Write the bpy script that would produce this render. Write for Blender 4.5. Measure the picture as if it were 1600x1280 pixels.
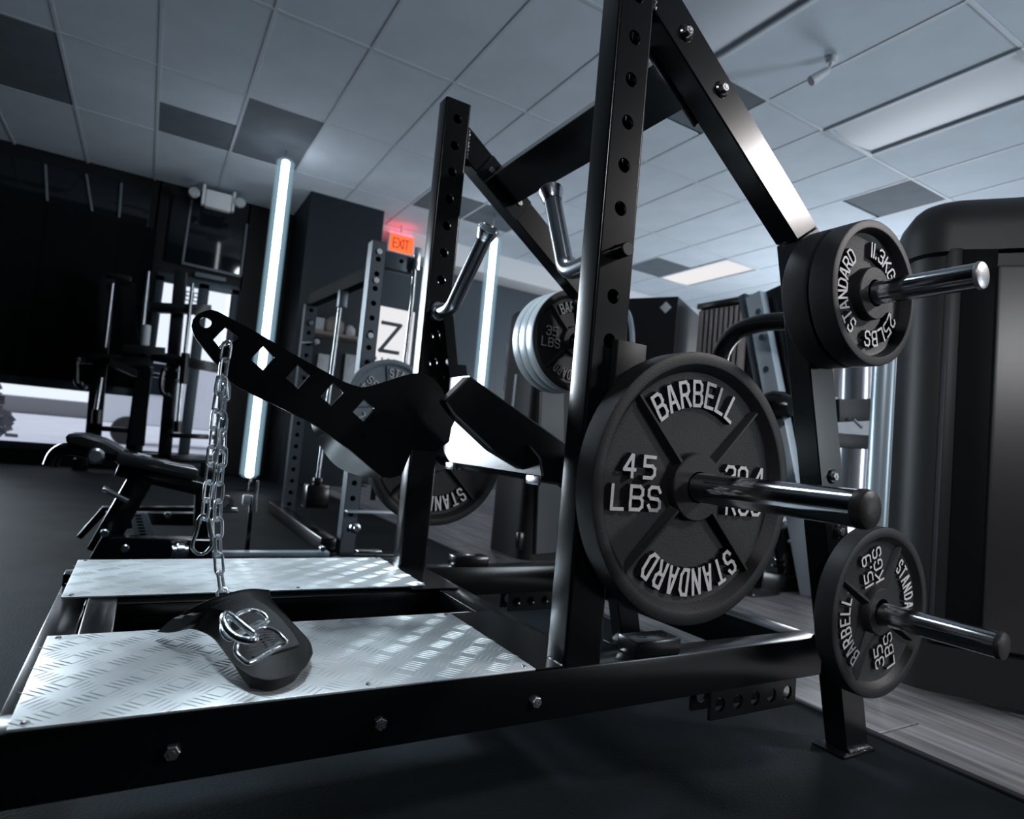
import bpy, bmesh, math, random
from mathutils import Vector, Matrix
random.seed(7)
PI = math.pi
SC = bpy.context.scene
for o in list(bpy.data.objects): bpy.data.objects.remove(o)
COL = SC.collection

# ------------------------------------------------------------------ camera
ROWS = ((0.85791693, -0.50556938, 0.09153220), (0.11023919, 0.00712877, -0.99387952), (0.50182254, 0.86275650, 0.06184945))
cam_d = bpy.data.cameras.new('camera')
cam = bpy.data.objects.new('camera', cam_d); COL.objects.link(cam)
rt, dn, fw = [Vector(r) for r in ROWS]
M = Matrix((rt, -dn, -fw)).transposed().to_4x4()
M.translation = (0, 0, .588)
cam.matrix_world = M
cam_d.sensor_width = 36; cam_d.lens = 36*978.54/1600
cam_d.clip_start = .02; cam_d.clip_end = 300
cam_d.dof.use_dof = True; cam_d.dof.focus_distance = 1.08; cam_d.dof.aperture_fstop = 5.0
SC.camera = cam
# ------------------------------------------------------------------ world
w = bpy.data.worlds.new('world'); SC.world = w; w.use_nodes = True
bgn = w.node_tree.nodes['Background']
bgn.inputs[0].default_value = (.86, .88, .95, 1); bgn.inputs[1].default_value = 1.05
SC.view_settings.view_transform = 'Standard'; SC.view_settings.look = 'None'
SC.view_settings.exposure = .28; SC.view_settings.gamma = 1
SC.view_settings.use_curve_mapping = False
# ------------------------------------------------------------------ room lamp and added lights
def area(name, loc, size, power, col, target=None, sy=None):
    l = bpy.data.lights.new(name, 'AREA'); l.energy = power; l.color = col
    l.size = size
    if sy: l.shape = 'RECTANGLE'; l.size_y = sy
    o = bpy.data.objects.new(name, l); COL.objects.link(o); o.location = loc
    if target is not None:
        d = Vector(target) - Vector(loc); o.rotation_euler = d.to_track_quat('-Z', 'Y').to_euler()
    o['label'] = 'unseen lamp at ceiling height, out of view' if name == 'unseen_lamp' else 'added area light out of view'; o['category'] = 'light'; o['group'] = name.replace('_', ' ')
    return o
# lamp of the lit panel out of view, right of and behind the camera
area('unseen_lamp', (4.3, -1.6, 3.05), .42, 14, (1, .95, .94), (1.25, .8, .5)).data.spread = math.radians(62)
area('unseen_lamp', (-1.6, -2.6, 3.05), .6, 9, (.96, .96, 1), (2.3, .8, .9)).data.spread = math.radians(46)  # added fill from behind left, lightens the right cabinet
# added area lights, not windows: right wall, wall behind the camera, rear wall far left
area('added_light', (8.1, 4.2, 1.7), 2.0, 285, (.90, .95, 1), (4.0, 4.6, 3.0), 6.4)  # added to brighten the right side of the ceiling
area('added_light', (6.6, -4.8, 1.2), 2.6, 55, (.80, .91, 1), (2.4, 1.8, 3.5), 1.4).data.spread = math.radians(64)  # added uplight for the middle of the ceiling
area('unseen_lamp', (.35, 2.0, 3.10), .5, 13, (.80, .92, 1), (.3, 1.25, 0), 1.0).data.spread = math.radians(70)  # added overhead lamp that brightens the tread plate
area('added_light', (-2.05, 7.6, 1.5), 1.1, 19, (.78, .90, 1), (.65, 1.45, .75), 2.6).data.spread = math.radians(36)  # added to give the far upright its bright reflection

# ------------------------------------------------------------------ materials
def nm(name):
    m = bpy.data.materials.new(name); m.use_nodes = True
    return m, m.node_tree.nodes, m.node_tree.links
def mat(name, col, rough=.5, metal=0., spec=.5, var=0., vs=8., bump=0., bs=60., rv=0., coat=0., stretch=None):
    m, N, L = nm(name); p = N['Principled BSDF']
    p.inputs['Base Color'].default_value = (*col, 1); p.inputs['Roughness'].default_value = rough
    p.inputs['Metallic'].default_value = metal; p.inputs['Specular IOR Level'].default_value = spec
    if coat: p.inputs['Coat Weight'].default_value = coat; p.inputs['Coat Roughness'].default_value = .12
    if var or bump or rv:
        tc = N.new('ShaderNodeTexCoord'); mp = N.new('ShaderNodeMapping'); L.new(tc.outputs['Object'], mp.inputs[0])
        if stretch: mp.inputs['Scale'].default_value = stretch
    if var or rv:
        n = N.new('ShaderNodeTexNoise'); n.inputs['Scale'].default_value = vs; n.inputs['Detail'].default_value = 5
        L.new(mp.outputs[0], n.inputs['Vector'])
    if var:
        r = N.new('ShaderNodeMapRange'); L.new(n.outputs[0], r.inputs[0]); r.inputs[1].default_value = .3; r.inputs[2].default_value = .7
        r.inputs[3].default_value = 1-var; r.inputs[4].default_value = 1+var
        mx = N.new('ShaderNodeVectorMath'); mx.operation = 'SCALE'; mx.inputs[0].default_value = col
        L.new(r.outputs[0], mx.inputs['Scale']); L.new(mx.outputs[0], p.inputs['Base Color'])
    if rv:
        r2 = N.new('ShaderNodeMapRange'); L.new(n.outputs[0], r2.inputs[0]); r2.inputs[1].default_value = .3; r2.inputs[2].default_value = .7
        r2.inputs[3].default_value = max(.02, rough-rv); r2.inputs[4].default_value = rough+rv
        L.new(r2.outputs[0], p.inputs['Roughness'])
    if bump:
        n2 = N.new('ShaderNodeTexNoise'); n2.inputs['Scale'].default_value = bs; n2.inputs['Detail'].default_value = 4
        L.new(mp.outputs[0], n2.inputs['Vector'])
        b = N.new('ShaderNodeBump'); b.inputs['Strength'].default_value = bump; b.inputs['Distance'].default_value = .002
        L.new(n2.outputs[0], b.inputs['Height']); L.new(b.outputs[0], p.inputs['Normal'])
    return m
def emat(name, col, st):
    m, N, L = nm(name); N.remove(N['Principled BSDF'])
    e = N.new('ShaderNodeEmission'); e.inputs[0].default_value = (*col, 1); e.inputs[1].default_value = st
    L.new(e.outputs[0], N['Material Output'].inputs[0]); return m
def sleeve(name, col, st):  # see-through shell with a painted glow that fades toward its edges
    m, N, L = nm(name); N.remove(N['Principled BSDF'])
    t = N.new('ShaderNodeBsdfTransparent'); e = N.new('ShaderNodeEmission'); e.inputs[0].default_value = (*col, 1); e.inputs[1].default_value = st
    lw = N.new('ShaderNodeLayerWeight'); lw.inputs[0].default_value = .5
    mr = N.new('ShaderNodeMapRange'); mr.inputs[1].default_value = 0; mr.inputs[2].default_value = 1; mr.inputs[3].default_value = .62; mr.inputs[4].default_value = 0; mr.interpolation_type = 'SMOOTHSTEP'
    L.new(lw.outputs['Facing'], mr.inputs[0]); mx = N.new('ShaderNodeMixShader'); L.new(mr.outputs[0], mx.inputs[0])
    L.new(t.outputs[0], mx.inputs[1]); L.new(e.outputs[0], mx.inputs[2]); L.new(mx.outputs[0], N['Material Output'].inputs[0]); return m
def glass(name, col, rough=.0, f=.08):
    m, N, L = nm(name); N.remove(N['Principled BSDF'])
    t = N.new('ShaderNodeBsdfTransparent'); t.inputs[0].default_value = (*col, 1)
    g = N.new('ShaderNodeBsdfGlossy'); g.inputs['Roughness'].default_value = rough; g.inputs[0].default_value = (.8, .9, 1, 1)
    mx = N.new('ShaderNodeMixShader'); mx.inputs[0].default_value = f
    L.new(t.outputs[0], mx.inputs[1]); L.new(g.outputs[0], mx.inputs[2]); L.new(mx.outputs[0], N['Material Output'].inputs[0]); return m

m_steel = mat('black_powder_coat', (.0035, .0045, .0055), .22, 0, .5, bump=.035, bs=500)
m_steel2 = mat('gloss_black_steel', (.005, .006, .007), .2, 0, .8, bump=.05, bs=300)
m_cast = mat('cast_iron_enamel', (.016, .016, .018), .5, 0, .3, var=.12, vs=40, bump=.22, bs=300)
m_paint = mat('plate_letter_paint', (.62, .62, .64), .5, 0, .3, var=.12, vs=90)
m_chrome = mat('chrome', (.50, .52, .55), .13, 1, .5, rv=.04, vs=30, stretch=(1, .15, 1))
m_chrome2 = mat('bright_zinc', (.62, .66, .70), .22, 1, .5, bump=.25, bs=220)
m_rubber_cap = mat('rubber_cap', (.018, .017, .017), .45, 0, .4, bump=.3, bs=120)
m_capm = mat('metal_end_cap', (.42, .42, .44), .35, .8, .5, bump=.2, bs=100)
m_alu = mat('tread_aluminium', (.78, .84, .87), .36, .6, .5, var=.08, vs=6, rv=.08, bump=.06, bs=40)
m_weld = mat('weld_bead', (.35, .36, .38), .3, .9, .5, bump=.6, bs=300)
m_leather = mat('belt_rubber', (.008, .009, .010), .6, 0, .3, bump=.25, bs=180)
m_web = mat('woven_webbing', (.05, .055, .06), .7, 0, .3, bump=1., bs=700)
m_vinyl = mat('black_vinyl', (.012, .013, .015), .3, 0, .6)
m_plastic = mat('shroud_plastic', (.014, .015, .016), .5, 0, .35, bump=.08, bs=400)
m_rackgrey = mat('rack_grey_steel', (.10, .125, .15), .35, .3, .5, var=.06, vs=10)
m_rackblue = mat('machine_pale_steel', (.58, .68, .76), .35, .2, .5)
m_white = mat('white_plastic', (.55, .58, .62), .45)
m_ceil = mat('ceiling_tile', (.66, .75, .84), .9, 0, .1, var=.05, vs=3, bump=.35, bs=120)
m_dark_tile = mat('dark_ceiling_panel', (.15, .18, .21), .8, 0, .2, var=.1, vs=5)
m_grid = mat('ceiling_grid_paint', (.60, .67, .74), .6)
m_lens = mat('light_lens', (.66, .72, .80), .5, 0, .4)
m_wallb = mat('black_wall_paint', (.006, .008, .010), .5, 0, .3, var=.1, vs=4)
m_wallnavy = mat('charcoal_wall_paint', (.012, .018, .023), .55, 0, .3)
m_wallw = mat('white_wall_paint', (.86, .87, .89), .8)
m_curtain = mat('black_blind', (.003, .004, .005), .8, 0, .15)
m_rub = mat('rubber_floor', (.011, .015, .018), .7, 0, .06, var=.55, vs=2.6, bump=.5, bs=160)
m_frame = mat('dark_window_frame', (.06, .08, .10), .4, .3)
m_thin = mat('pale_trim_and_streak', (.16, .19, .22), .5)
m_glass = glass('window_glass', (.93, .96, 1), 0, .05)
m_dglass = mat('dark_transom_glass', (.008, .012, .015), .08, 0, .6)
m_tube = emat('led_tube_light', (.88, .93, 1.), 15)
m_halo = sleeve('painted_tube_halo', (.40, .66, .82), .5)  # halo around the tubes, put in as emission
m_panel = emat('light_panel_on', (1., .98, .99), .72)
m_exit = emat('exit_sign_light', (1., .13, .04), 1.35)
m_exitd = mat('exit_letter', (.55, .04, .01), .5)
m_red = emat('exit_lamp_red', (1., .04, .07), 9)
m_paper = mat('paper', (.35, .36, .38), .8, var=.2, vs=12)
m_wood = mat('shelf_wood', (.16, .13, .12), .6)
m_pinkish = mat('slat_wood', (.72, .62, .59), .6)
m_conc = mat('outside_paving', (.62, .62, .66), .9, var=.1, vs=1.2)
m_shrub = mat('shrub_leaves', (.16, .16, .17), .8)
m_vehicle = mat('vehicle_paint', (.75, .77, .8), .3)
m_bright = emat('emissive_logo_panel', (.97, .97, 1.), .72)  # emissive white for the logo board
m_greyplate = mat('grey_iron_plate', (.20, .25, .29), .7, 0, var=.08, vs=20)
m_rimband = mat('pale_rim', (.55, .62, .66), .35, .2)  # paler tone for the band around the rim
m_greytext = mat('grey_plate_letter', (.62, .66, .68), .5)
m_padgrey = mat('silver_roller', (.75, .77, .86), .3, .6)

# wood plank material
def wood_plank():
    m, N, L = nm('grey_wood_plank'); p = N['Principled BSDF']
    tc = N.new('ShaderNodeTexCoord'); mp = N.new('ShaderNodeMapping'); mp.inputs['Scale'].default_value = (14, 1.2, 14)
    L.new(tc.outputs['Object'], mp.inputs[0])
    oi = N.new('ShaderNodeObjectInfo'); ad = N.new('ShaderNodeVectorMath'); ad.operation = 'ADD'
    L.new(mp.outputs[0], ad.inputs[0]); L.new(oi.outputs['Random'], ad.inputs[1])
    sc = N.new('ShaderNodeVectorMath'); sc.operation = 'SCALE'; sc.inputs['Scale'].default_value = 37.
    L.new(oi.outputs['Random'], sc.inputs[0]); L.new(sc.outputs[0], ad.inputs[1])
    n = N.new('ShaderNodeTexNoise'); n.inputs['Scale'].default_value = 2.2; n.inputs['Detail'].default_value = 7; n.inputs['Distortion'].default_value = .6
    L.new(ad.outputs[0], n.inputs['Vector'])
    cr = N.new('ShaderNodeValToRGB'); cr.color_ramp.elements[0].color = (.11, .11, .12, 1); cr.color_ramp.elements[1].color = (.34, .33, .34, 1)
    cr.color_ramp.elements[0].position = .3; cr.color_ramp.elements[1].position = .72
    L.new(n.outputs[0], cr.inputs[0])
    mr = N.new('ShaderNodeMapRange'); mr.inputs[3].default_value = .75; mr.inputs[4].default_value = 1.15; L.new(oi.outputs['Random'], mr.inputs[0])
    s2 = N.new('ShaderNodeVectorMath'); s2.operation = 'SCALE'; L.new(cr.outputs[0], s2.inputs[0]); L.new(mr.outputs[0], s2.inputs['Scale'])
    L.new(s2.outputs[0], p.inputs['Base Color']); p.inputs['Roughness'].default_value = .5
    return m
m_plank = wood_plank()

# ------------------------------------------------------------------ builders
def V(*a): return Vector(a[0] if len(a) == 1 else a)
class Part:
    def __init__(s): s.bm = bmesh.new()
    def _merge(s, t):
        me = bpy.data.meshes.new('tmp'); t.to_mesh(me); t.free(); s.bm.from_mesh(me); bpy.data.meshes.remove(me); return s
    def box(s, c, size, R=None, bev=.003, seg=2):
        t = bmesh.new(); bmesh.ops.create_cube(t, size=1)
        bmesh.ops.scale(t, vec=size, verts=t.verts)
        b = min(bev, min(size)*.3)
        if b > 0: bmesh.ops.bevel(t, geom=list(t.edges), offset=b, segments=seg, affect='EDGES', profile=.5)
        Mx = Matrix.Translation(c) @ (R.to_4x4() if R is not None else Matrix.Identity(4))
        bmesh.ops.transform(t, matrix=Mx, verts=t.verts)
        return s._merge(t)
    def bb(s, x0, x1, y0, y1, z0, z1, bev=.003, seg=2):
        return s.box(((x0+x1)/2, (y0+y1)/2, (z0+z1)/2), (abs(x1-x0), abs(y1-y0), abs(z1-z0)), None, bev, seg)
    def beam(s, p0, p1, w, h, ref=(0, 1, 0), bev=.003, ext=0.):
        # w is measured across in the direction perpendicular to ref, h along ref
        p0, p1 = V(p0), V(p1); d = (p1-p0); Ln = d.length; d.normalize()
        p0 = p0-d*ext; p1 = p1+d*ext; Ln += 2*ext
        r = V(ref); r = (r-d*r.dot(d)).normalized(); q = d.cross(r)
        R = Matrix((d, r, q)).transposed()
        return s.box((p0+p1)/2, (Ln, h, w), R, bev)
    def prism(s, pts, y0, y1, axis='Y', bev=0.):
        # pts: 2D polygon; axis Y -> (x,z), X -> (y,z), Z -> (x,y)
        t = bmesh.new()
        def mk(p, v): return {'Y': (p[0], v, p[1]), 'X': (v, p[0], p[1]), 'Z': (p[0], p[1], v)}[axis]
        a = [t.verts.new(mk(p, y0)) for p in pts]; b = [t.verts.new(mk(p, y1)) for p in pts]
        t.faces.new(a); t.faces.new(list(reversed(b)))
        n = len(pts)
        for i in range(n): t.faces.new((a[i], b[i], b[(i+1) % n], a[(i+1) % n]))
        bmesh.ops.recalc_face_normals(t, faces=t.faces)
        if bev > 0: bmesh.ops.bevel(t, geom=list(t.edges), offset=bev, segments=1, affect='EDGES')
        return s._merge(t)
    def cyl(s, p0, p1, r, r2=None, seg=24, bev=0.):
        r2 = r if r2 is None else r2
        prof = [(0, 0), (r-bev, 0), (r, bev), (r2, 1), (r2, 1), (0, 1)]
        p0, p1 = V(p0), V(p1); L = (p1-p0).length
        prof = [(0, 0), (r-bev, 0)] + ([(r, bev)] if bev else []) + ([(r2, L-bev)] if bev else []) + [(r2-bev, L), (0, L)]
        return s.lathe(prof, p0, p1-p0, seg)
    def lathe(s, prof, c, axis=(0, 1, 0), seg=32):
        # prof: (radius, distance along axis)
        t = bmesh.new(); d = V(axis).normalized(); c = V(c)
        r = V(0, 0, 1) if abs(d.z) < .9 else V(1, 0, 0); r = (r-d*r.dot(d)).normalized(); q = d.cross(r)
        rings = []
        for (rad, h) in prof:
            if rad < 1e-6: rings.append([t.verts.new(c+d*h)])
            else: rings.append([t.verts.new(c+d*h+(r*math.cos(2*PI*k/seg)+q*math.sin(2*PI*k/seg))*rad) for k in range(seg)])
        for A, B in zip(rings, rings[1:]):
            for k in range(seg):
                k2 = (k+1) % seg
                if len(A) == 1 and len(B) == 1: continue
                if len(A) == 1: t.faces.new((A[0], B[k], B[k2]))
                elif len(B) == 1: t.faces.new((A[k], B[0], A[k2]))
                else: t.faces.new((A[k], B[k], B[k2], A[k2]))
        bmesh.ops.recalc_face_normals(t, faces=t.faces)
        return s._merge(t)
    def tube(s, path, r, seg=12, closed=False, caps=True):
        t = bmesh.new(); P = [V(p) for p in path]; n = len(P); rings = []
        prev = None
        for i, p in enumerate(P):
            if closed: d = (P[(i+1) % n]-P[i-1]).normalized()
            else: d = (P[min(i+1, n-1)]-P[max(i-1, 0)]).normalized()
            if prev is None:
                a = V(0, 0, 1) if abs(d.z) < .9 else V(1, 0, 0); u = (a-d*a.dot(d)).normalized()
            else: u = (prev-d*prev.dot(d)).normalized()
            prev = u; v = d.cross(u); rr = r[i] if isinstance(r, (list, tuple)) else r
            rings.append([t.verts.new(p+(u*math.cos(2*PI*k/seg)+v*math.sin(2*PI*k/seg))*rr) for k in range(seg)])
        rng = range(n) if closed else range(n-1)
        for i in rng:
            A, B = rings[i], rings[(i+1) % n]
            off = 0
            if closed and i == n-1:
                off = min(range(seg), key=lambda o: (A[0].co-B[o].co).length)
            for k in range(seg): t.faces.new((A[k], A[(k+1) % seg], B[(k+1+off) % seg], B[(k+off) % seg]))
        if caps and not closed: t.faces.new(list(reversed(rings[0]))); t.faces.new(rings[-1])
        bmesh.ops.recalc_face_normals(t, faces=t.faces)
        return s._merge(t)
    def holes(s, c, U, W, n, x0, x1, cells, r, thick, seg=20):
        # strip of rectangle cells (z0,z1,hole centre or None) on a plane: c + U*x + W*z, n = inward normal
        t = bmesh.new(); c, U, W, n = V(c), V(U), V(W), V(n)
        xm = (x0+x1)/2; hw = (x1-x0)/2
        for (z0, z1, hz) in cells:
            if hz is None:
                t.faces.new([t.verts.new(c+U*a+W*b) for a, b in ((x0, z0), (x1, z0), (x1, z1), (x0, z1))]); continue
            circ, out, inn = [], [], []
            for k in range(seg):
                a = 2*PI*(k+.5)/seg; ca, sa = math.cos(a), math.sin(a)
                circ.append(t.verts.new(c+U*(xm+r*ca)+W*(hz+r*sa)))
                inn.append(t.verts.new(c+U*(xm+r*ca)+W*(hz+r*sa)+n*thick))
                top = (z1-hz) if sa > 0 else (hz-z0)
                k1 = hw/abs(ca) if abs(ca) > 1e-6 else 1e9; k2 = top/abs(sa) if abs(sa) > 1e-6 else 1e9; q = min(k1, k2)
                out.append(t.verts.new(c+U*(xm+q*ca)+W*(hz+q*sa)))
            for k in range(seg):
                k2 = (k+1) % seg
                t.faces.new((circ[k], circ[k2], out[k2], out[k])); t.faces.new((circ[k2], circ[k], inn[k], inn[k2]))
            for (sx, sz) in ((x0, z0), (x1, z0), (x1, z1), (x0, z1)):
                cp = c+U*sx+W*sz
                # corner fill triangles
                qs = sorted(range(seg), key=lambda k: (out[k].co-cp).length)[:2]
                t.faces.new((t.verts.new(cp), out[qs[0]], out[qs[1]]))
        bmesh.ops.recalc_face_normals(t, faces=t.faces)
        return s._merge(t)
    def done(s, name, m, parent=None, sharp=33, recalc=False):
        if recalc: bmesh.ops.recalc_face_normals(s.bm, faces=s.bm.faces)
        me = bpy.data.meshes.new(name); s.bm.to_mesh(me); s.bm.free()
        for q in (m if isinstance(m, (list, tuple)) else [m]): me.materials.append(q)
        me.shade_smooth(); me.set_sharp_from_angle(angle=math.radians(sharp))
        return link(name, me, parent)
BASE = {}
def link(name, me, parent=None):
    o = bpy.data.objects.new(name, me); COL.objects.link(o)
    if parent is not None: attach(o, parent)
    return o
def basis(o):
    Mx = o.matrix_basis.copy(); p = o.parent
    return Mx if p is None else basis(p) @ o.matrix_parent_inverse @ Mx
def attach(o, p):
    o.parent = p; o.matrix_parent_inverse = basis(p).inverted()
def tag(o, label, cat, group=None):
    o['label'] = label; o['category'] = cat
    if group: o['group'] = group
    return o
def thing(name, label, cat, loc=(0, 0, 0), group=None):
    o = bpy.data.objects.new(name, None); COL.objects.link(o); o.location = loc
    o.empty_display_size = .1
    return tag(o, label, cat, group)
def struct(name, P, m, parent=None):
    o = P.done(name, m, parent)
    if parent is None: o['kind'] = 'structure'
    return o
def arc(c, r, a0, a1, n):
    return [(c[0]+r*math.cos(math.radians(a0+(a1-a0)*i/n)), c[1]+r*math.sin(math.radians(a0+(a1-a0)*i/n))) for i in range(n+1)]
def smooth(pts, n=6):
    P = [V(p) for p in pts]; out = []
    for i in range(len(P)-1):
        p0 = P[max(i-1, 0)]; p1 = P[i]; p2 = P[i+1]; p3 = P[min(i+2, len(P)-1)]
        for k in range(n):
            t = k/n
            out.append(.5*((2*p1)+(-p0+p2)*t+(2*p0-5*p1+4*p2-p3)*t*t+(-p0+3*p1-3*p2+p3)*t**3))
    out.append(P[-1]); return out

# ------------------------------------------------------------------ stroke lettering
GL = {
'A': [[(0, 0), (1.5, 6), (2.5, 6), (4, 0)], [(.6, 2), (3.4, 2)]],
'B': [[(0, 0), (0, 6), (3, 6), (4, 5.2), (4, 3.9), (3.2, 3.1), (0, 3.1)], [(3.2, 3.1), (4, 2.3), (4, .8), (3, 0), (0, 0)]],
'D': [[(0, 0), (0, 6), (2.7, 6), (4, 4.7), (4, 1.3), (2.7, 0), (0, 0)]],
'E': [[(4, 6), (0, 6), (0, 0), (4, 0)], [(0, 3), (3.2, 3)]],
'G': [[(4, 4.8), (3, 6), (1, 6), (0, 5), (0, 1), (1, 0), (3, 0), (4, 1), (4, 2.8), (2.4, 2.8)]],
'I': [[(2, 0), (2, 6)]],
'K': [[(0, 0), (0, 6)], [(4, 6), (.4, 2.8)], [(1.5, 3.6), (4, 0)]],
'L': [[(0, 6), (0, 0), (3.7, 0)]],
'N': [[(0, 0), (0, 6), (4, 0), (4, 6)]],
'R': [[(0, 0), (0, 6), (3, 6), (4, 5.2), (4, 3.7), (3, 2.9), (0, 2.9)], [(2.2, 2.9), (4, 0)]],
'S': [[(4, 4.8), (3.2, 6), (.8, 6), (0, 5.2), (0, 3.8), (.8, 3.1), (3.2, 2.9), (4, 2.2), (4, .8), (3.2, 0), (.8, 0), (0, 1.2)]],
'T': [[(0, 6), (4, 6)], [(2, 6), (2, 0)]],
'X': [[(0, 0), (4, 6)], [(0, 6), (4, 0)]],
'Z': [[(0, 6), (4, 6), (0, 0), (4, 0)]],
'0': [[(1, 0), (0, 1), (0, 5), (1, 6), (3, 6), (4, 5), (4, 1), (3, 0), (1, 0)]],
'1': [[(2, 0), (2, 6)]],
'2': [[(0, 4.8), (.8, 6), (3.2, 6), (4, 5.2), (4, 3.8), (0, 1), (0, 0), (4, 0)]],
'3': [[(0, 5), (.8, 6), (3.2, 6), (4, 5.2), (4, 3.8), (3.2, 3.1), (1.5, 3.1)], [(3.2, 3.1), (4, 2.3), (4, .8), (3.2, 0), (.8, 0), (0, 1)]],
'4': [[(3, 0), (3, 6), (2.6, 6), (0, 2), (4, 2)]],
'5': [[(4, 6), (0, 6), (0, 3.4), (3, 3.4), (4, 2.6), (4, 1), (3, 0), (0, 0)]],
'8': [[(1, 3.1), (0, 3.9), (0, 5.2), (.8, 6), (3.2, 6), (4, 5.2), (4, 3.9), (3, 3.1), (1, 3.1), (0, 2.3), (0, .8), (.8, 0), (3.2, 0), (4, .8), (4, 2.3), (3, 3.1)]],
'9': [[(4, 3.2), (.9, 3.2), (0, 4), (0, 5.2), (.8, 6), (3.2, 6), (4, 5.2), (4, .8), (3.2, 0), (.6, 0)]],
'.': [[(1.9, 0), (1.9, .7)]],
}
NARROW = {'1': .35, 'I': .35, '.': .4}
def glyph(P, ch, org, ux, uy, h, wscale, sw, depth, nrm):
    """one raised letter: org = centre of the letter, ux/uy in-plane unit vectors, nrm = outward"""
    if ch == ' ': return
    k = h/6; ux, uy, nrm, org = V(ux), V(uy), V(nrm), V(org)
    t = bmesh.new(); k_ = 0
    for line in GL[ch]:
        pts = [org+ux*((x-2)*k*wscale)+uy*((y-3)*k) for x, y in line]
        for a, b in zip(pts, pts[1:]):
            d = (b-a).normalized(); s = d.cross(nrm).normalized()*(sw/2); a2 = a-d*sw*.42; b2 = b+d*sw*.42
            lo = [t.verts.new(p) for p in (a2-s-nrm*.002, b2-s-nrm*.002, b2+s-nrm*.002, a2+s-nrm*.002)]
            s2 = s*.78; a3 = a-d*sw*.32; b3 = b+d*sw*.32
            k_ += 1; dd = depth+.00006*k_
            hi = [t.verts.new(p+nrm*dd) for p in (a3-s2, b3-s2, b3+s2, a3+s2)]
            t.faces.new(hi).material_index = 1
            for i in range(4): t.faces.new((lo[i], lo[(i+1) % 4], hi[(i+1) % 4], hi[i]))
    bmesh.ops.recalc_face_normals(t, faces=t.faces)
    P._merge(t)
def arc_word(P, word, y, r, mid, h, adv, ws=.95, sw=.0052, depth=.005):
    tot = sum(NARROW.get(c, 1) for c in word); a = mid-adv*tot/2
    for c in word:
        wd = NARROW.get(c, 1)*adv; th = math.radians(a+wd/2); a += wd
        up = V(math.sin(th), 0, math.cos(th)); rgt = V(math.cos(th), 0, -math.sin(th))
        glyph(P, c, V(0, y, 0)+up*r, rgt, up, h, ws, sw, depth, (0, -1, 0))
def flat_word(P, word, c, h, adv, ws=.95, sw=.0052, depth=.005, ux=(1, 0, 0), uy=(0, 0, 1), n=(0, -1, 0)):
    tot = sum(NARROW.get(k, 1) for k in word)*adv; x = -tot/2
    for k in word:
        wd = NARROW.get(k, 1)*adv
        glyph(P, k, V(c)+V(ux)*(x+wd/2), ux, uy, h, ws, sw, depth, n); x += wd

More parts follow.
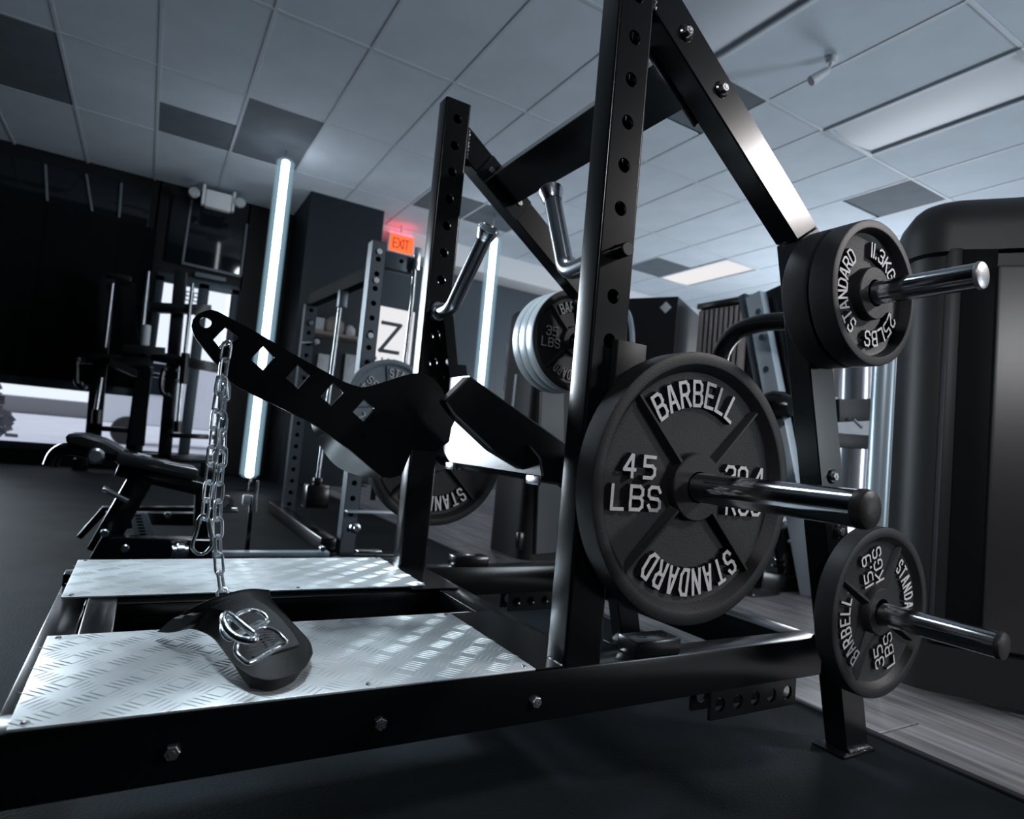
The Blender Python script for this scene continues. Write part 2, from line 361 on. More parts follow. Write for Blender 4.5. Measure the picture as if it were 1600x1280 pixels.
def weight_plate(name, label, group, loc, kind, rot=0, mt=None, txt=None, thick=None, words=True, band=False):
    mt = mt or m_cast; txt = txt or m_paint
    root = thing(name, label, 'weight plate', loc, group)
    if kind == 45: R, t = .225, .045; prof = [(.0262, .004), (.0545, .004), (.0565, .006), (.0575, .019), (.180, .019), (.192, .016), (.2015, .004), (.2045, .0008), (.207, 0)]
    elif kind == 35: R, t = .168, .039; prof = [(.0262, .001), (.045, .001), (.0475, .004), (.050, .015), (.128, .015), (.139, .012), (.147, .004), (.149, .001), (.151, 0)]
    else: R, t = .140, .05; prof = [(.0262, .001), (.049, .001), (.0505, .003), (.0515, .021), (.110, .021), (.1185, .019), (.1225, .004), (.1235, .001), (.125, 0)]
    t = thick or t
    prof = prof + [(R-.003, 0), (R-.0008, .001), (R, .004), (R, t-.004), (R-.004, t), (.05, t), (.0262, t), (.0262, .004 if kind == 45 else .001)]
    p = Part(); p.lathe(prof, (0, 0, 0), (0, 1, 0), 96); o = p.done('disc', mt, None, 28)
    kids = [o]
    if band:
        kids.append(Part().lathe([(R-.002, .0005), (R+.0005, .0012), (R+.0012, .004), (R+.0012, t-.004), (R+.0004, t-.001), (R-.002, t-.0005)], (0, 0, 0), (0, 1, 0), 96).done('rim_band', m_rimband))
    if kind in (45, 35):
        ri, ro, dep = (.049, .196, .017) if kind == 45 else (.046, .142, .013)
        for q in (45, 135, 225, 315):
            p = Part(); a = math.radians(q); up = V(math.sin(a), 0, math.cos(a)); rg = V(math.cos(a), 0, -math.sin(a))
            bm = bmesh.new(); w0, w1 = (.010, .007) if kind == 45 else (.009, .006)
            y_lo = .0215 if kind == 45 else .017
            rings = []
            for (rr, ww, yt) in ((ri, w0, .006 if kind == 45 else .003), (ro, w1, .008 if kind == 45 else .005)):
                b = up*rr
                rings.append([bm.verts.new(b+rg*(-ww*1.25)+V(0, y_lo, 0)), bm.verts.new(b+rg*(-ww*.25)+V(0, yt, 0)), bm.verts.new(b+rg*(ww*.25)+V(0, yt, 0)), bm.verts.new(b+rg*(ww*1.25)+V(0, y_lo, 0))])
            A, B = rings
            for i in range(3): bm.faces.new((A[i], A[i+1], B[i+1], B[i]))
            bm.faces.new(A); bm.faces.new(B); bm.faces.new((A[3], A[0], B[0], B[3]))
            bmesh.ops.recalc_face_normals(bm, faces=bm.faces); p._merge(bm); kids.append(p.done('rib', mt))
    def word(f):
        p = Part(); f(p); kids.append(p.done('lettering', [mt, txt]))
    if words:
        if kind == 45:
            word(lambda p: arc_word(p, 'BARBELL', .019, .156, -4, .040, 10.9, .66, .0074, .0085))
            word(lambda p: arc_word(p, 'STANDARD', .019, .157, 179, .040, 10.3, .58, .0074, .0085))
            word(lambda p: flat_word(p, '45', (-.126, .019, .026), .033, .041, 1.0, .0072, .0085))
            word(lambda p: flat_word(p, 'LBS', (-.128, .019, -.023), .036, .037, 1.0, .0072, .0085))
            word(lambda p: flat_word(p, '20.4', (.120, .019, .022), .034, .032, .95, .0072, .0085))
            word(lambda p: flat_word(p, 'KGS', (.121, .019, -.025), .034, .032, .95, .0072, .0085))
        elif kind == 35:
            word(lambda p: arc_word(p, 'BARBELL', .015, .112, 0, .029, 10.4, .60, .0052, .006))
            word(lambda p: arc_word(p, 'STANDARD', .015, .112, 180, .029, 9.6, .52, .0052, .006))
            word(lambda p: flat_word(p, '35', (-.090, .015, .018), .027, .025, .95, .0050, .006))
            word(lambda p: flat_word(p, 'LBS', (-.091, .015, -.019), .027, .025, .95, .0050, .006))
            word(lambda p: flat_word(p, '15.9', (.090, .015, .018), .027, .025, .95, .0050, .006))
            word(lambda p: flat_word(p, 'KGS', (.091, .015, -.019), .027, .025, .95, .0050, .006))
        else:
            word(lambda p: arc_word(p, 'STANDARD', .021, .088, -95, .027, 13.6, .76, .0052, .008))
            word(lambda p: arc_word(p, '11.3KGS', .021, .087, 36, .027, 15.5, .85, .0052, .008))
            word(lambda p: arc_word(p, '25LBS', .021, .087, 148, .027, 16, .85, .0052, .008))
    Rm = Matrix.Rotation(math.radians(rot), 4, 'Y')
    for k in kids:
        k.matrix_basis = Matrix.Translation(loc) @ Rm
        attach(k, root)
    return root

# ================================================================== STRUCTURE
HC = 3.145; YB = 7.86
# floor
struct('floor', Part().bb(-7, 1.555, -5, 8.0, -.04, 0, 0), m_rub)
fw_ = struct('floor_wood', Part().bb(1.555, 9.5, -5, 9.5, -.05, -.012, 0), mat('plank_underlay', (.03, .03, .035), .9))
pm = None
nx = 0
for i in range(13):
    off = (i*.43) % 1.22
    for j in range(-1, 7):
        y0 = -1.6 + j*1.22 + off
        if pm is None:
            o = Part().box((0, 0, -.006), (.178, 1.214, .012), None, .0015, 1).done('floor_plank', m_plank, fw_); pm = o.data
        else: o = link('floor_plank', pm, fw_)
        o.matrix_basis = Matrix.Translation((1.557+.0905+i*.181, y0+.61, 0))
P = Part()
for i in range(13, 44):
    for j in range(-2, 8): P.box((1.6475+i*.181, -1.6+j*1.22+(i*.43) % 1.22+.61, -.006), (.178, 1.214, .012), None, 0)
o = P.done('floor_plank_field', m_plank, fw_); o['kind'] = 'stuff'
tag(Part().bb(1.535, 1.556, -5, 8.0, 0, .006, .001).done('floor_mat_edge', mat('mat_edge', (.012, .013, .015), .6)), 'thin black rubber edge where gym mat meets wood floor', 'floor edging')
# ceiling: tiles in a T-bar grid
ceil = struct('ceiling', Part().bb(-7, 9.5, -5, 9.5, HC+.02, HC+.12, 0), m_dark_tile)
GX0 = 1.028; GY0 = 2.825
dark = {(-4, 2), (-3, 2), (-2, 9), (-1, 2), (0, 99)}
half = {}
def isdark(i, j):
    return (i, j) in {(-4, 2), (-5, 2), (-1, 2)}
tm = dm = None
for i in range(-5, 12):
    for j in range(-3, 4):
        x0 = GX0+i*.61; y0 = GY0+j*1.22
        fx = (i in (2, 5) and j == -1) or (i == 8 and j == 2) or (i == 5 and j == -2)
        if fx: continue
        if j == 3: continue
        splits = {(-2, 2): 1, (3, 2): 1, (2, 2): 1, (3, 0): 0, (7, 0): 0, (7, 2): 1}
        cells = [(y0, y0+1.22, isdark(i, j))]
        if (i, j) in splits:
            kk = splits[(i, j)]; cells = [(y0, y0+.61, kk == 0), (y0+.61, y0+1.22, kk == 1)]
        for (a, b, dk) in cells:
            full = abs(b-a) > 1
            key = ('d' if dk else 't')+('f' if full else 'h')
            if key not in half:
                half[key] = Part().box((0, 0, 0), (.588, (b-a)-.022, .018), None, .003, 1).done('ceiling_tile', m_dark_tile if dk else m_ceil, ceil); o = half[key]
            else: o = link('ceiling_tile', half[key].data, ceil)
            if dk: o['label'] = 'dark ceiling tile'
            o.matrix_basis = Matrix.Translation((x0+.305, (a+b)/2, HC+.010))
P = Part()
for i in range(-6, 14): P.bb(GX0+i*.61-.012, GX0+i*.61+.012, -4.5, YB, HC-.003, HC+.012, .001, 1)
struct('trim_1', P, m_grid)
P = Part()
for j in range(-4, 4): P.bb(-3.0, 8.4, GY0+j*1.22-.012, GY0+j*1.22+.012, HC-.0035, HC+.012, .001, 1)
struct('trim_2', P, m_grid)
# last row by the back wall
for i in range(-5, 12):
    if 'e' not in half: half['e'] = Part().box((0, 0, 0), (.588, 1.33, .018), None, .003, 1).done('ceiling_tile', m_ceil, ceil); o = half['e']
    else: o = link('ceiling_tile', half['e'].data, ceil)
    o.matrix_basis = Matrix.Translation((GX0+i*.61+.305, 6.485+.68, HC+.010))

# back wall with its openings: strip window X -6..-.12, z .2...85 ; doors X -.08...78 z .05..2.12 ; transom above
P = Part()
P.bb(-7, -.12, YB, YB+.15, 0, .20, 0); P.bb(-7, -.12, YB, YB+.15, .86, HC+.02, 0); P.bb(-7, -2.1, YB+.01, YB+.14, .19, .87, 0)
P.bb(-.14, .80, YB, YB+.15, 2.12, HC+.02, 0)
P.bb(.78, 5.0, YB, YB+.15, 0, HC+.02, 0); P.bb(-.14, -.06, YB, YB+.15, 0, 2.12, 0)
struct('wall_back', P, m_wallb)
struct('wall_back_right', Part().bb(5.0, 9.5, YB-.04, YB+.15, 0, HC+.02, 0), m_wallw)
struct('wall_left', Part().bb(-7.1, -7, -5, 9.5, 0, HC+.02, 0), m_wallb)
struct('wall_right', Part().bb(8.2, 8.3, -5, 9.5, 0, HC+.02, 0), m_wallw)
struct('wall_front', Part().bb(-7, 9.5, -5.1, -5, 0, HC+.02, 0), m_wallnavy)
# boxed column in front of the back wall
struct('wall_column', Part().bb(1.27, 2.09, 6.88, YB, 0, HC, .004), m_wallnavy)
P = Part()
for a, b in ((1.90, 1.96),): pass
# strip window
wn = struct('window_1', Part().bb(-2.1, -.12, YB-.03, YB+.03, .77, .86, .004).bb(-2.1, -.12, YB-.05, YB+.05, .14, .21, .004), m_frame)
P = Part()
for x in (-2.08, -1.62): P.bb(x-.025, x+.025, YB-.02, YB+.03, .2, .8, .003)
P.done('mullion_and_streak', m_frame, wn)
Part().bb(-2.1, -.12, YB+.0, YB+.008, .2, .8, 0).done('pane', m_glass, wn)
# black blind above the strip window
bl = thing('window_blind', 'wide black blind covering wall above low strip window', 'blind', (-1.8, 7.78, .9))
pn = None
for k in range(12):
    x0 = -3.95+k*.32
    if pn is None: pn = Part().box((0, 0, 0), (.325, .012, 1.72), None, .004, 1).done('blind_slat', m_curtain, bl); o = pn
    else: o = link('blind_slat', pn.data, bl)
    o.matrix_basis = Matrix.Translation((x0+.16, YB-.07-.006*(k % 2), 1.73))
# upper dark panes above the blind, their reflected light streaks built as pale bars
tr = struct('window_2', Part().bb(-3.4, -.2, YB-.03, YB, 2.62, 3.02, .003), m_dglass)
for n_, (a, b) in enumerate((((-1.138, 7.800, 3.002), (-1.082, 7.800, 2.640)), ((-0.795, 7.800, 3.008), (-0.704, 7.800, 2.639)), ((-0.484, 7.800, 3.006), (-0.465, 7.800, 2.635)), ((-1.317, 7.800, 2.133), (-1.311, 7.800, 1.762)))):
    Part().beam(a, b, .022, .02).done('mullion_and_streak', m_thin, tr)
# door with glass lights
dr = struct('door_1', Part().bb(-.06, .02, YB-.02, YB+.05, 0, 2.12, .004).bb(.36, .47, YB-.02, YB+.05, 0, 2.12, .004).bb(.70, .78, YB-.02, YB+.05, 0, 2.12, .004).bb(-.06, .78, YB-.02, YB+.05, 2.06, 2.16, .004).bb(-.06, .78, YB-.02, YB+.05, 0, .2, .004), m_frame)
Part().bb(.02, .36, YB, YB+.008, .2, 2.06, 0).done('pane', m_glass, dr)
Part().bb(.47, .70, YB, YB+.008, .2, 2.06, 0).done('pane', m_glass, dr)
Part().bb(.02, .36, YB-.06, YB-.03, 1.0, 1.05, .008).done('push_bar', m_chrome2, dr)
p = Part(); flat_word(p, '088', (.265, YB-.004, 1.95), .095, .078, .8, .014, .002); nf = mat('number_film', (.25, .27, .3), .6); p.done('door_number', [nf, nf], dr)
tw = struct('window_3', Part().bb(.0, .76, YB-.05, YB-.03, 2.28, 3.0, .002), m_dglass)
Part().beam((0.163, 7.800, 2.291), (0.770, 7.800, 2.274), .03, .02).beam((0.185, 7.800, 3.016), (0.170, 7.800, 2.285), .022, .02).beam((0.771, 7.800, 2.894), (0.770, 7.800, 2.274), .025, .02).done('window_frame', m_thin, tw)
Part().bb(.30, .62, YB-.1, YB-.02, 2.17, 2.22, .01).done('door_closer', m_thin, dr)
# far part of the room: white soffit and dark wall with doors at the right rear
struct('trim_3', Part().bb(2.09, 8.2, 7.30, YB, 2.86, HC, .003), m_wallw)
struct('wall_panel_dark', Part().bb(2.09, 5.1, 7.70, 7.80, 0, 2.86, .002), mat('slate_wall_paint', (.075, .095, .115), .5))

# outside
og = Part().bb(-40, 40, 8.05, 70, -.14, -.10, 0).done('paving', m_conc); og['kind'] = 'structure'
hd = tag(Part().bb(-40, 30, 55, 58, -.1, 1.1, .2).done('hedge', m_shrub), 'long grey hedge far across the paved lot outside', 'hedge')
sh = thing('shrub', 'bushy dark shrub outside the low strip window', 'shrub', (-2.35, 12.2, -.1))
P = Part()
for k in range(220):
    a = random.random()*2*PI; rr = random.random()**.5*.75; z = random.random()
    c = V(-2.35+rr*math.cos(a)*(1-z*.5), 12.2+rr*math.sin(a)*(1-z*.5), -.05+z*.85)
    R = Matrix.Rotation(random.random()*6, 3, 'X') @ Matrix.Rotation(random.random()*6, 3, 'Z')
    P.box(c, (.16, .10, .006), R, 0)
o = P.done('foliage', m_shrub, sh); o['kind'] = 'stuff'
Part().cyl((-2.35, 12.2, -.1), (-2.35, 12.2, .4), .04, .02, 10).done('stem', m_wood, sh)
# parked van outside
vn = thing('van', 'white parked van outside the glass door', 'vehicle', (1.1, 17, -.1))
Part().prism([(-.9, .35), (-.9, 1.0), (-.3, 1.9), (2.6, 1.9), (2.6, .35)], 16.1, 17.9, 'Y', .03).done('body', m_vehicle, vn)
for x in (-.3, 2.0):
    Part().cyl((x, 16.05, .2), (x, 16.3, .2), .32, seg=20, bev=.03).done('wheel', m_rubber_cap, vn)
Part().prism([(-.72, 1.05), (-.25, 1.75), (.4, 1.75), (.4, 1.05)], 16.07, 16.1, 'Y').done('side_window', m_dglass, vn)

# ================================================================== CEILING FITTINGS
def troffer(label, i, j, on):
    x0 = GX0+i*.61; y0 = GY0+j*1.22
    r = thing('ceiling_light', label, 'ceiling light', (x0+.305, y0+.61, HC), 'flat ceiling light fixtures')
    a = .035
    Part().bb(x0, x0+.61, y0, y0+a, HC-.012, HC+.02, .003).bb(x0, x0+.61, y0+1.22-a, y0+1.22, HC-.012, HC+.02, .003).bb(x0, x0+a, y0+a, y0+1.22-a, HC-.012, HC+.02, .003).bb(x0+.61-a, x0+.61, y0+a, y0+1.22-a, HC-.012, HC+.02, .003).done('frame', m_grid, r)
    P = Part(); n = 10; top = []
    for k in range(n+1):
        u = k/n; top.append((x0+a+(.61-2*a)*u, HC+.010-.020*math.sin(PI*u)))
    P.prism(top+[(x0+.61-a, HC+.03), (x0+a, HC+.03)], y0+a, y0+1.22-a, 'Y'); P.done('diffuser', m_panel if on else m_lens, r)
    return r
troffer('unlit flat ceiling light near the top right corner beside the sprinkler', 5, -1, False)
troffer('unlit ceiling light above the tall sloping frame brace', 2, -1, False)
troffer('lit white ceiling light far back near the white soffit', 8, 2, True)
sp = thing('sprinkler', 'small white ceiling spotlight head tilted beside a ceiling light', 'ceiling fixture', (3.34, 2.35, 3.145))
Part().cyl((3.36, 2.30, 3.145), (3.36, 2.30, 3.105), .035, .03, 20, .004).done('canopy', m_white, sp)
Part().tube(smooth([(3.36, 2.30, 3.11), (3.35, 2.31, 3.07), (3.33, 2.33, 3.05)], 4), .009).done('arm', m_white, sp)
Part().cyl((3.345, 2.31, 3.06), (3.27, 2.37, 2.99), .022, .032, 20, .003).done('head', m_white, sp)
# exit sign
ex = thing('exit_sign', 'glowing orange red EXIT sign hung below the ceiling', 'exit sign', (2.5, 7.2, 3.0))
eo = (2.417, 7.200, 2.916)
Part().box(eo, (.33, .04, .23), None, .01).done('housing', m_white, ex)
Part().box((eo[0]+.01, eo[1]-.022, eo[2]), (.30, .006, .205), None, .002).done('lit_face', m_exit, ex)
p = Part(); flat_word(p, 'EXIT', (eo[0]+.005, eo[1]-.027, eo[2]), .11, .062, .72, .014, .002); p.done('lettering', [m_exitd, m_exitd], ex)
Part().box((eo[0], eo[1], eo[2]+.122), (.28, .03, .012), None, .003).done('lamp_lens', m_red, ex)
Part().cyl((eo[0], eo[1], eo[2]+.1), (eo[0], eo[1], HC), .012).done('stem', m_white, ex)
# emergency light with two heads
em = thing('emergency_light', 'white twin head emergency light on the dark wall by the ceiling', 'emergency light', (.46, 7.6, 2.95))
e0 = (0.429, 7.500, 2.973)
Part().box((e0[0], 7.5, e0[2]), (.26, .10, .19), None, .015).done('body', m_wallw, em)
Part().box((e0[0]-.15, 7.5, e0[2]+.03), (.03, .09, .22), None, .01).box((e0[0]+.15, 7.5, e0[2]+.03), (.03, .09, .22), None, .01).done('bracket', m_wallw, em)
for q in ((0.187, 7.450, 2.980), (0.641, 7.450, 2.996)):
    Part().lathe([(0, 0), (.05, .004), (.058, .02), (.05, .07), (.02, .09), (0, .09)], (q[0], 7.40, q[2]), (0, 1, 0), 24).done('lamp_head', mat('lamp_head_glass', (.75, .78, .8), .15, .6), em)

# ================================================================== LED TUBES
def led(label, x, y, z0, z1, strength=1):
    r = thing('led_tube_lamp', label, 'tube lamp', (x, y, z0), 'vertical led tube lamps')
    t = Part().cyl((x, y, z0), (x, y, z1), .034, seg=20, bev=.01).done('tube', m_tube, r)
    Part().cyl((x, y, z0-.05), (x, y, z0-.002), .03, seg=16, bev=.004).done('end_cap', m_chrome2, r)
    Part().cyl((x, y, .0), (x, y, z0-.05), .012, seg=10).done('stand_rod', m_chrome2, r)
    Part().cyl((x, y+.05, z1-.08), (x, y+.05, HC), .008, seg=8).cyl((x, y, z1-.05), (x, y+.055, z1-.05), .008, seg=8).done('hanger', m_chrome2, r)
    Part().cyl((x, y, z0-.01), (x, y, z1+.01), .085, seg=40, bev=.03).done('halo_shell', m_halo, r)  # added shell that carries the painted halo of the tube
    return r
t0 = (0.832, 6.000, 3.027); t1 = (0.876, 6.000, 0.125)
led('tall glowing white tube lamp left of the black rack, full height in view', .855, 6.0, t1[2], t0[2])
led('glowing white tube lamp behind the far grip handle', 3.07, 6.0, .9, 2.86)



# ================================================================== BELT SQUAT MACHINE
MY0, MY1 = .80, 1.53          # front faces of the near and the far side frame
m_bolt = mat('bolt_steel', (.32, .34, .36), .35, .9, .5, bump=.4, bs=400)
mc = thing('belt_squat_machine', 'black steel belt squat machine with tread plate platform, large in the foreground', 'gym machine', (.6, 1.19, 0))
def perf(P, x0, x1, y0, y1, z0, z1, hz, r=.0125, rc=.005):
    cells = []; z = z0; sp = .0739
    for h in sorted(hz):
        if h-sp/2 > z+.001: cells.append((z, h-sp/2, None))
        cells.append((max(z, h-sp/2), h+sp/2, h)); z = h+sp/2
    if z < z1: cells.append((z, z1, None))
    else: cells[-1] = (cells[-1][0], z1, cells[-1][2])
    P.holes((0, y0, 0), (1, 0, 0), (0, 0, 1), (0, 1, 0), x0+rc, x1-rc, cells, r, .005)
    P.holes((0, y1, 0), (1, 0, 0), (0, 0, 1), (0, -1, 0), x0+rc, x1-rc, cells, r, .005)
    for sx, xe in ((1, x1), (-1, x0)):
        pts = []
        for k in range(5):
            a = math.radians(90*k/4); pts.append((xe-sx*rc+sx*rc*math.sin(a), y0+rc-rc*math.cos(a)))
        for k in range(5):
            a = math.radians(90*k/4); pts.append((xe-sx*rc+sx*rc*math.cos(a), y1-rc+rc*math.sin(a)))
        t = bmesh.new(); A = [t.verts.new((a, b, z0)) for a, b in pts]; B = [t.verts.new((a, b, z1)) for a, b in pts]
        for i in range(len(pts)-1):
            f = (A[i], A[i+1], B[i+1], B[i]); t.faces.new(f if sx > 0 else tuple(reversed(f)))
        P._merge(t)
    P.bb(x0+.0005, x1-.0005, y0+.0005, y1-.0005, z1-.004, z1, .001, 1)
NH = [.777+.0739*k for k in range(11)]
FH = [.795+.0739*k for k in range(10)]
for side, (y, hz) in enumerate(((MY0, [h for h in NH]), (MY1, FH))):
    P = Part(); perf(P, .600, .674, y, y+.0508, .257, 1.56 if side == 0 else 1.512, [h for h in hz if h < 1.49])
    P.done('upright', m_steel, mc)
    Part().bb(-.105, 1.262, y, y+.051, .180, .257, .003).done('side_rail', m_steel, mc)
    # sloping brace and raked rear leg
    Part().prism([(.674, 1.359), (.674, 1.453), (1.158, 1.106), (1.096, 1.061)], y, y+.0508, 'Y', .0025).done('sloping_brace', m_steel, mc)
    Part().prism([(1.0965, 1.060), (1.1585, 1.105), (1.168, 1.098), (1.451, .006), (1.370, .006)], y, y+.0508, 'Y', .0025).done('rear_leg', m_steel, mc)
    Part().bb(1.34, 1.457, y-.012, y+.062, 0, .006, .001).done('foot_plate', m_steel, mc)
    P = Part(); n = 26
    P.tube([(1.374+.072*k/n, y-.002, .0085+.001*math.sin(k*2.1)) for k in range(n+1)], [.0035+.0012*math.sin(k*1.9) for k in range(n+1)], 8)
    P.tube([(.676, y+.002, 1.362+.085*k/n) for k in range(n+1)], [.003+.0015*math.sin(k*1.9) for k in range(n+1)], 8)
    P.tube([(.5985, y+.003+.042*k/n, .2585) for k in range(n+1)], [.0022+.001*math.sin(k*1.9) for k in range(n+1)], 8)
    P.done('weld_bead', m_weld, mc)
    # rail block
    P = Part(); bx = .749 if side == 0 else .760
    P.bb(bx, bx+.102, y+.0005, y+.0505, .257, .285, .003)
    o = P.done('rail_block', m_steel2, mc)
    for k in (0, 1):
        Part().lathe([(.0, -.004), (.0075, -.004), (.0075, .0002), (.0092, .0004), (.0092, -.001)], (bx+.032+.048*k, y+.026, .2852), (0, 0, 1), 20).done('bolt_hole', m_curtain, o)
    # pair of hanging hole brackets
    for yy in (y+.0005, y+.0445):
        P = Part(); cells = [(.938+.0484*k, .938+.0484*(k+1), .938+.0484*(k+.5)) for k in range(5)]
        for ys, nn in ((yy, (0, 1, 0)), (yy+.006, (0, -1, 0))): P.holes((0, ys, 0), (0, 0, 1), (1, 0, 0), nn, .131, .182, cells, .0135, .003)
        P.bb(.937, 1.181, yy, yy+.006, .1305, .132, .0003, 1).bb(.9365, .938, yy, yy+.006, .131, .18, .0003, 1).bb(1.18, 1.1815, yy, yy+.006, .131, .18, .0003, 1)
        P.done('hole_bracket', m_steel, mc)
# cross members
Part().bb(-.105, -.055, .851, 1.53, .165, .235, .003).done('cross_member', m_steel, mc)
Part().bb(.612, .674, .851, 1.53, .180, .2575, .003).done('cross_member', m_steel, mc)
Part().bb(-.050, -.005, .90, 1.50, .20, .2570, .003).done('cross_member', m_steel2, mc)
Part().bb(1.19, 1.262, .851, 1.53, .180, .257, .003).done('cross_member', m_steel, mc)
Part().bb(-.055, .612, 1.10, 1.150, .185, .250, .003).done('inner_rail', m_steel2, mc)
Part().bb(-.055, .612, 1.315, 1.36, .185, .250, .003).done('inner_rail', m_steel, mc)
Part().prism([(.55, .801), (.668, .801), (.674, .86), (.640, 1.100), (.625, 1.11), (.55, 1.11)], .2572, .2598, 'Z', .0006).done('gusset_plate', m_steel2, mc)
Part().prism([(.55, 1.30), (.652, 1.298), (.661, 1.306), (.661, 1.45), (.675, 1.62), (.55, 1.65)], .2578, .2612, 'Z', .0008).done('gusset_plate', m_steel2, mc)
# tread plates with raised lugs
def tread(x0, x1, y0, y1, z):
    o = Part().bb(x0, x1, y0, y1, z, z+.0032, .0012, 2).done('tread_plate', m_alu, mc)
    bm = bmesh.new(); c = .040; nxx = int((x1-x0)/c); nyy = int((y1-y0)/c); zz = z+.0031
    for i in range(nxx+1):
        for j in range(nyy+1):
            cx = x0+c*(i+.5); cy = y0+c*(j+.5); s = 1 if (i+j) % 2 else -1
            d = V(math.cos(math.radians(45)), s*math.sin(math.radians(45)), 0); q = V(-d.y, d.x, 0)
            for k in range(5):
                m_ = V(cx, cy, zz)+q*((k-2)*.0082)+d*((k-2)*.0010)
                if not (x0+.006 < m_.x < x1-.006 and y0+.006 < m_.y < y1-.006): continue
                L = .0165; wv = .0011; h = .0008
                a = bm.verts.new(m_-d*L); b = bm.verts.new(m_+d*L)
                l1 = bm.verts.new(m_+q*wv-d*L*.4); l2 = bm.verts.new(m_+q*wv+d*L*.4)
                r1 = bm.verts.new(m_-q*wv-d*L*.4); r2 = bm.verts.new(m_-q*wv+d*L*.4)
                t1 = bm.verts.new(m_-d*L*.45+V(0, 0, h)); t2 = bm.verts.new(m_+d*L*.45+V(0, 0, h))
                for f in ((a, r1, t1), (a, t1, l1), (b, t2, r2), (b, l2, t2), (l1, t1, t2, l2), (r1, r2, t2, t1)): bm.faces.new(f)
    P = Part(); bmesh.ops.recalc_face_normals(bm, faces=bm.faces); P._merge(bm)
    lu = P.done('tread_lugs', m_alu, o, 60); lu['kind'] = 'stuff'
    for (a, b) in ((x0+.014, y0+.012), (x1-.014, y0+.012), (x0+.014, y1-.012), (x1-.014, y1-.012), ((x0+x1)/2+.06, y0+.012)):
        Part().lathe([(0, .0022), (.003, .002), (.0046, 0), (.0046, -.001)], (a, b, z+.0032), (0, 0, 1), 14).done('rivet', m_weld, o)
tread(-.085, .549, .801, 1.111, .2575)
tread(-.090, .590, 1.330, 1.652, .2582)
# bolts
def hexbolt(r=.0088):
    P = Part()
    P.lathe([(0, 0), (r, 0), (r, .0056), (r*.84, .0068), (0, .0068)], (0, 0, 0), (0, -1, 0), 6)
    P.lathe([(0, .0066), (r*.45, .0066), (r*.40, .0076), (0, .0076)], (0, 0, 0), (0, -1, 0), 16)
    return P
bm0 = wm0 = None
for y in (MY0, MY1):
    for (x, z) in ((.067, .216), (.309, .214), (.552, .212), (.751, 1.351), (.849, 1.284), (1.258, .591), (1.292, .477)):
        if bm0 is None: o = hexbolt().done('bolt', m_bolt, mc, 20); bm0 = o.data
        else: o = link('bolt', bm0, mc)
        o.matrix_basis = Matrix.Translation((x, y-(.0045 if x > .6 else 0), z)) @ Matrix.Rotation(x*7, 4, 'Y')
        if x > .6:
            if wm0 is None: o = Part().lathe([(0, 0), (.0155, 0), (.0155, .002), (.0125, .0045), (0, .0045)], (0, 0, 0), (0, -1, 0), 28).done('washer', m_steel2, mc); wm0 = o.data
            else: o = link('washer', wm0, mc)
            o.matrix_basis = Matrix.Translation((x, y, z))
# crossbar between the braces, its two bolted flanges
A_ = (0.796, 1.520, 1.384); B_ = (0.769, 1.520, 1.344); C_ = (0.823, 1.520, 1.299)
uu = V(.815, -.58).normalized(); vv = V(-.58, -.815).normalized(); cc = V(.800, 1.3175)
def rec(c, hu, hv): return [tuple(c+uu*a*hu+vv*b*hv) for a, b in ((-1, -1), (1, -1), (1, 1), (-1, 1))]
Part().prism(rec(cc+vv*-.004, .050, .026), .8508, 1.53, 'Y', .002).done('crossbar', m_steel2, mc)
for y in (.8510, 1.5230): Part().prism(rec(cc+vv*.006, .084, .040), y, y+.006, 'Y', .001).done('flange_plate', m_steel, mc)
# grip handles
def handle(path, r, collar_y, capdir, pin):
    h = Part().tube(smooth(path, 7), r, 20).done('grip_handle', m_chrome_dark, mc)
    e = V(path[-1]); d = (e-V(path[-2])).normalized()
    Part().lathe([(r+.001, -.026), (r+.0075, -.004), (r+.0075, .001), (r+.005, .002), (r+.001, -.004), (0, -.006)], e, d, 24).done('flared_end', m_chrome2, h)
    return h
m_chrome_dark = mat('satin_dark_chrome', (.30, .33, .36), .24, .9, .6)
h1 = handle([(.637, .851, .924), (.637, .915, .920), (.637, .946, .932), (.637, .965, .970), (.637, 1.022, 1.098)], .0170, .851, 1, True)
Part().cyl((.637, .851, .924), (.637, .772, .924), .0118, seg=24, bev=.001).done('pin', m_steel, h1)
Part().lathe([(0, .0006), (.0105, .0006), (.0118, -.0004), (.0118, -.004)], (.637, .772, .924), (0, -1, 0), 24).done('pin_face', m_plastic, h1)
h2 = handle([(.637, 1.53, .930), (.637, 1.475, .927), (.637, 1.44, .935), (.637, 1.41, .962), (.637, 1.278, 1.090)], .0185, 1.53, -1, True)
Part().lathe([(.024, 0), (.026, .003), (.026, .012), (.022, .016), (.016, .016)], (.637, 1.53, .930), (0, -1, 0), 28).done('collar', m_chrome2, h2)
# square stub behind the large plate and hook plate on the far upright
Part().bb(.641, .703, .783, .7995, .694, .779, .002).done('stub_block', m_plastic, mc)
Part().prism([(0.635, 1.500, 0.918)[::2], (0.663, 1.500, 0.927)[::2], (0.691, 1.500, 0.794)[::2], (0.715, 1.500, 0.796)[::2], (0.722, 1.500, 0.768)[::2], (0.671, 1.500, 0.754)[::2]], 1.49, 1.525, 'Y', .001).done('hook_plate', m_steel, mc)
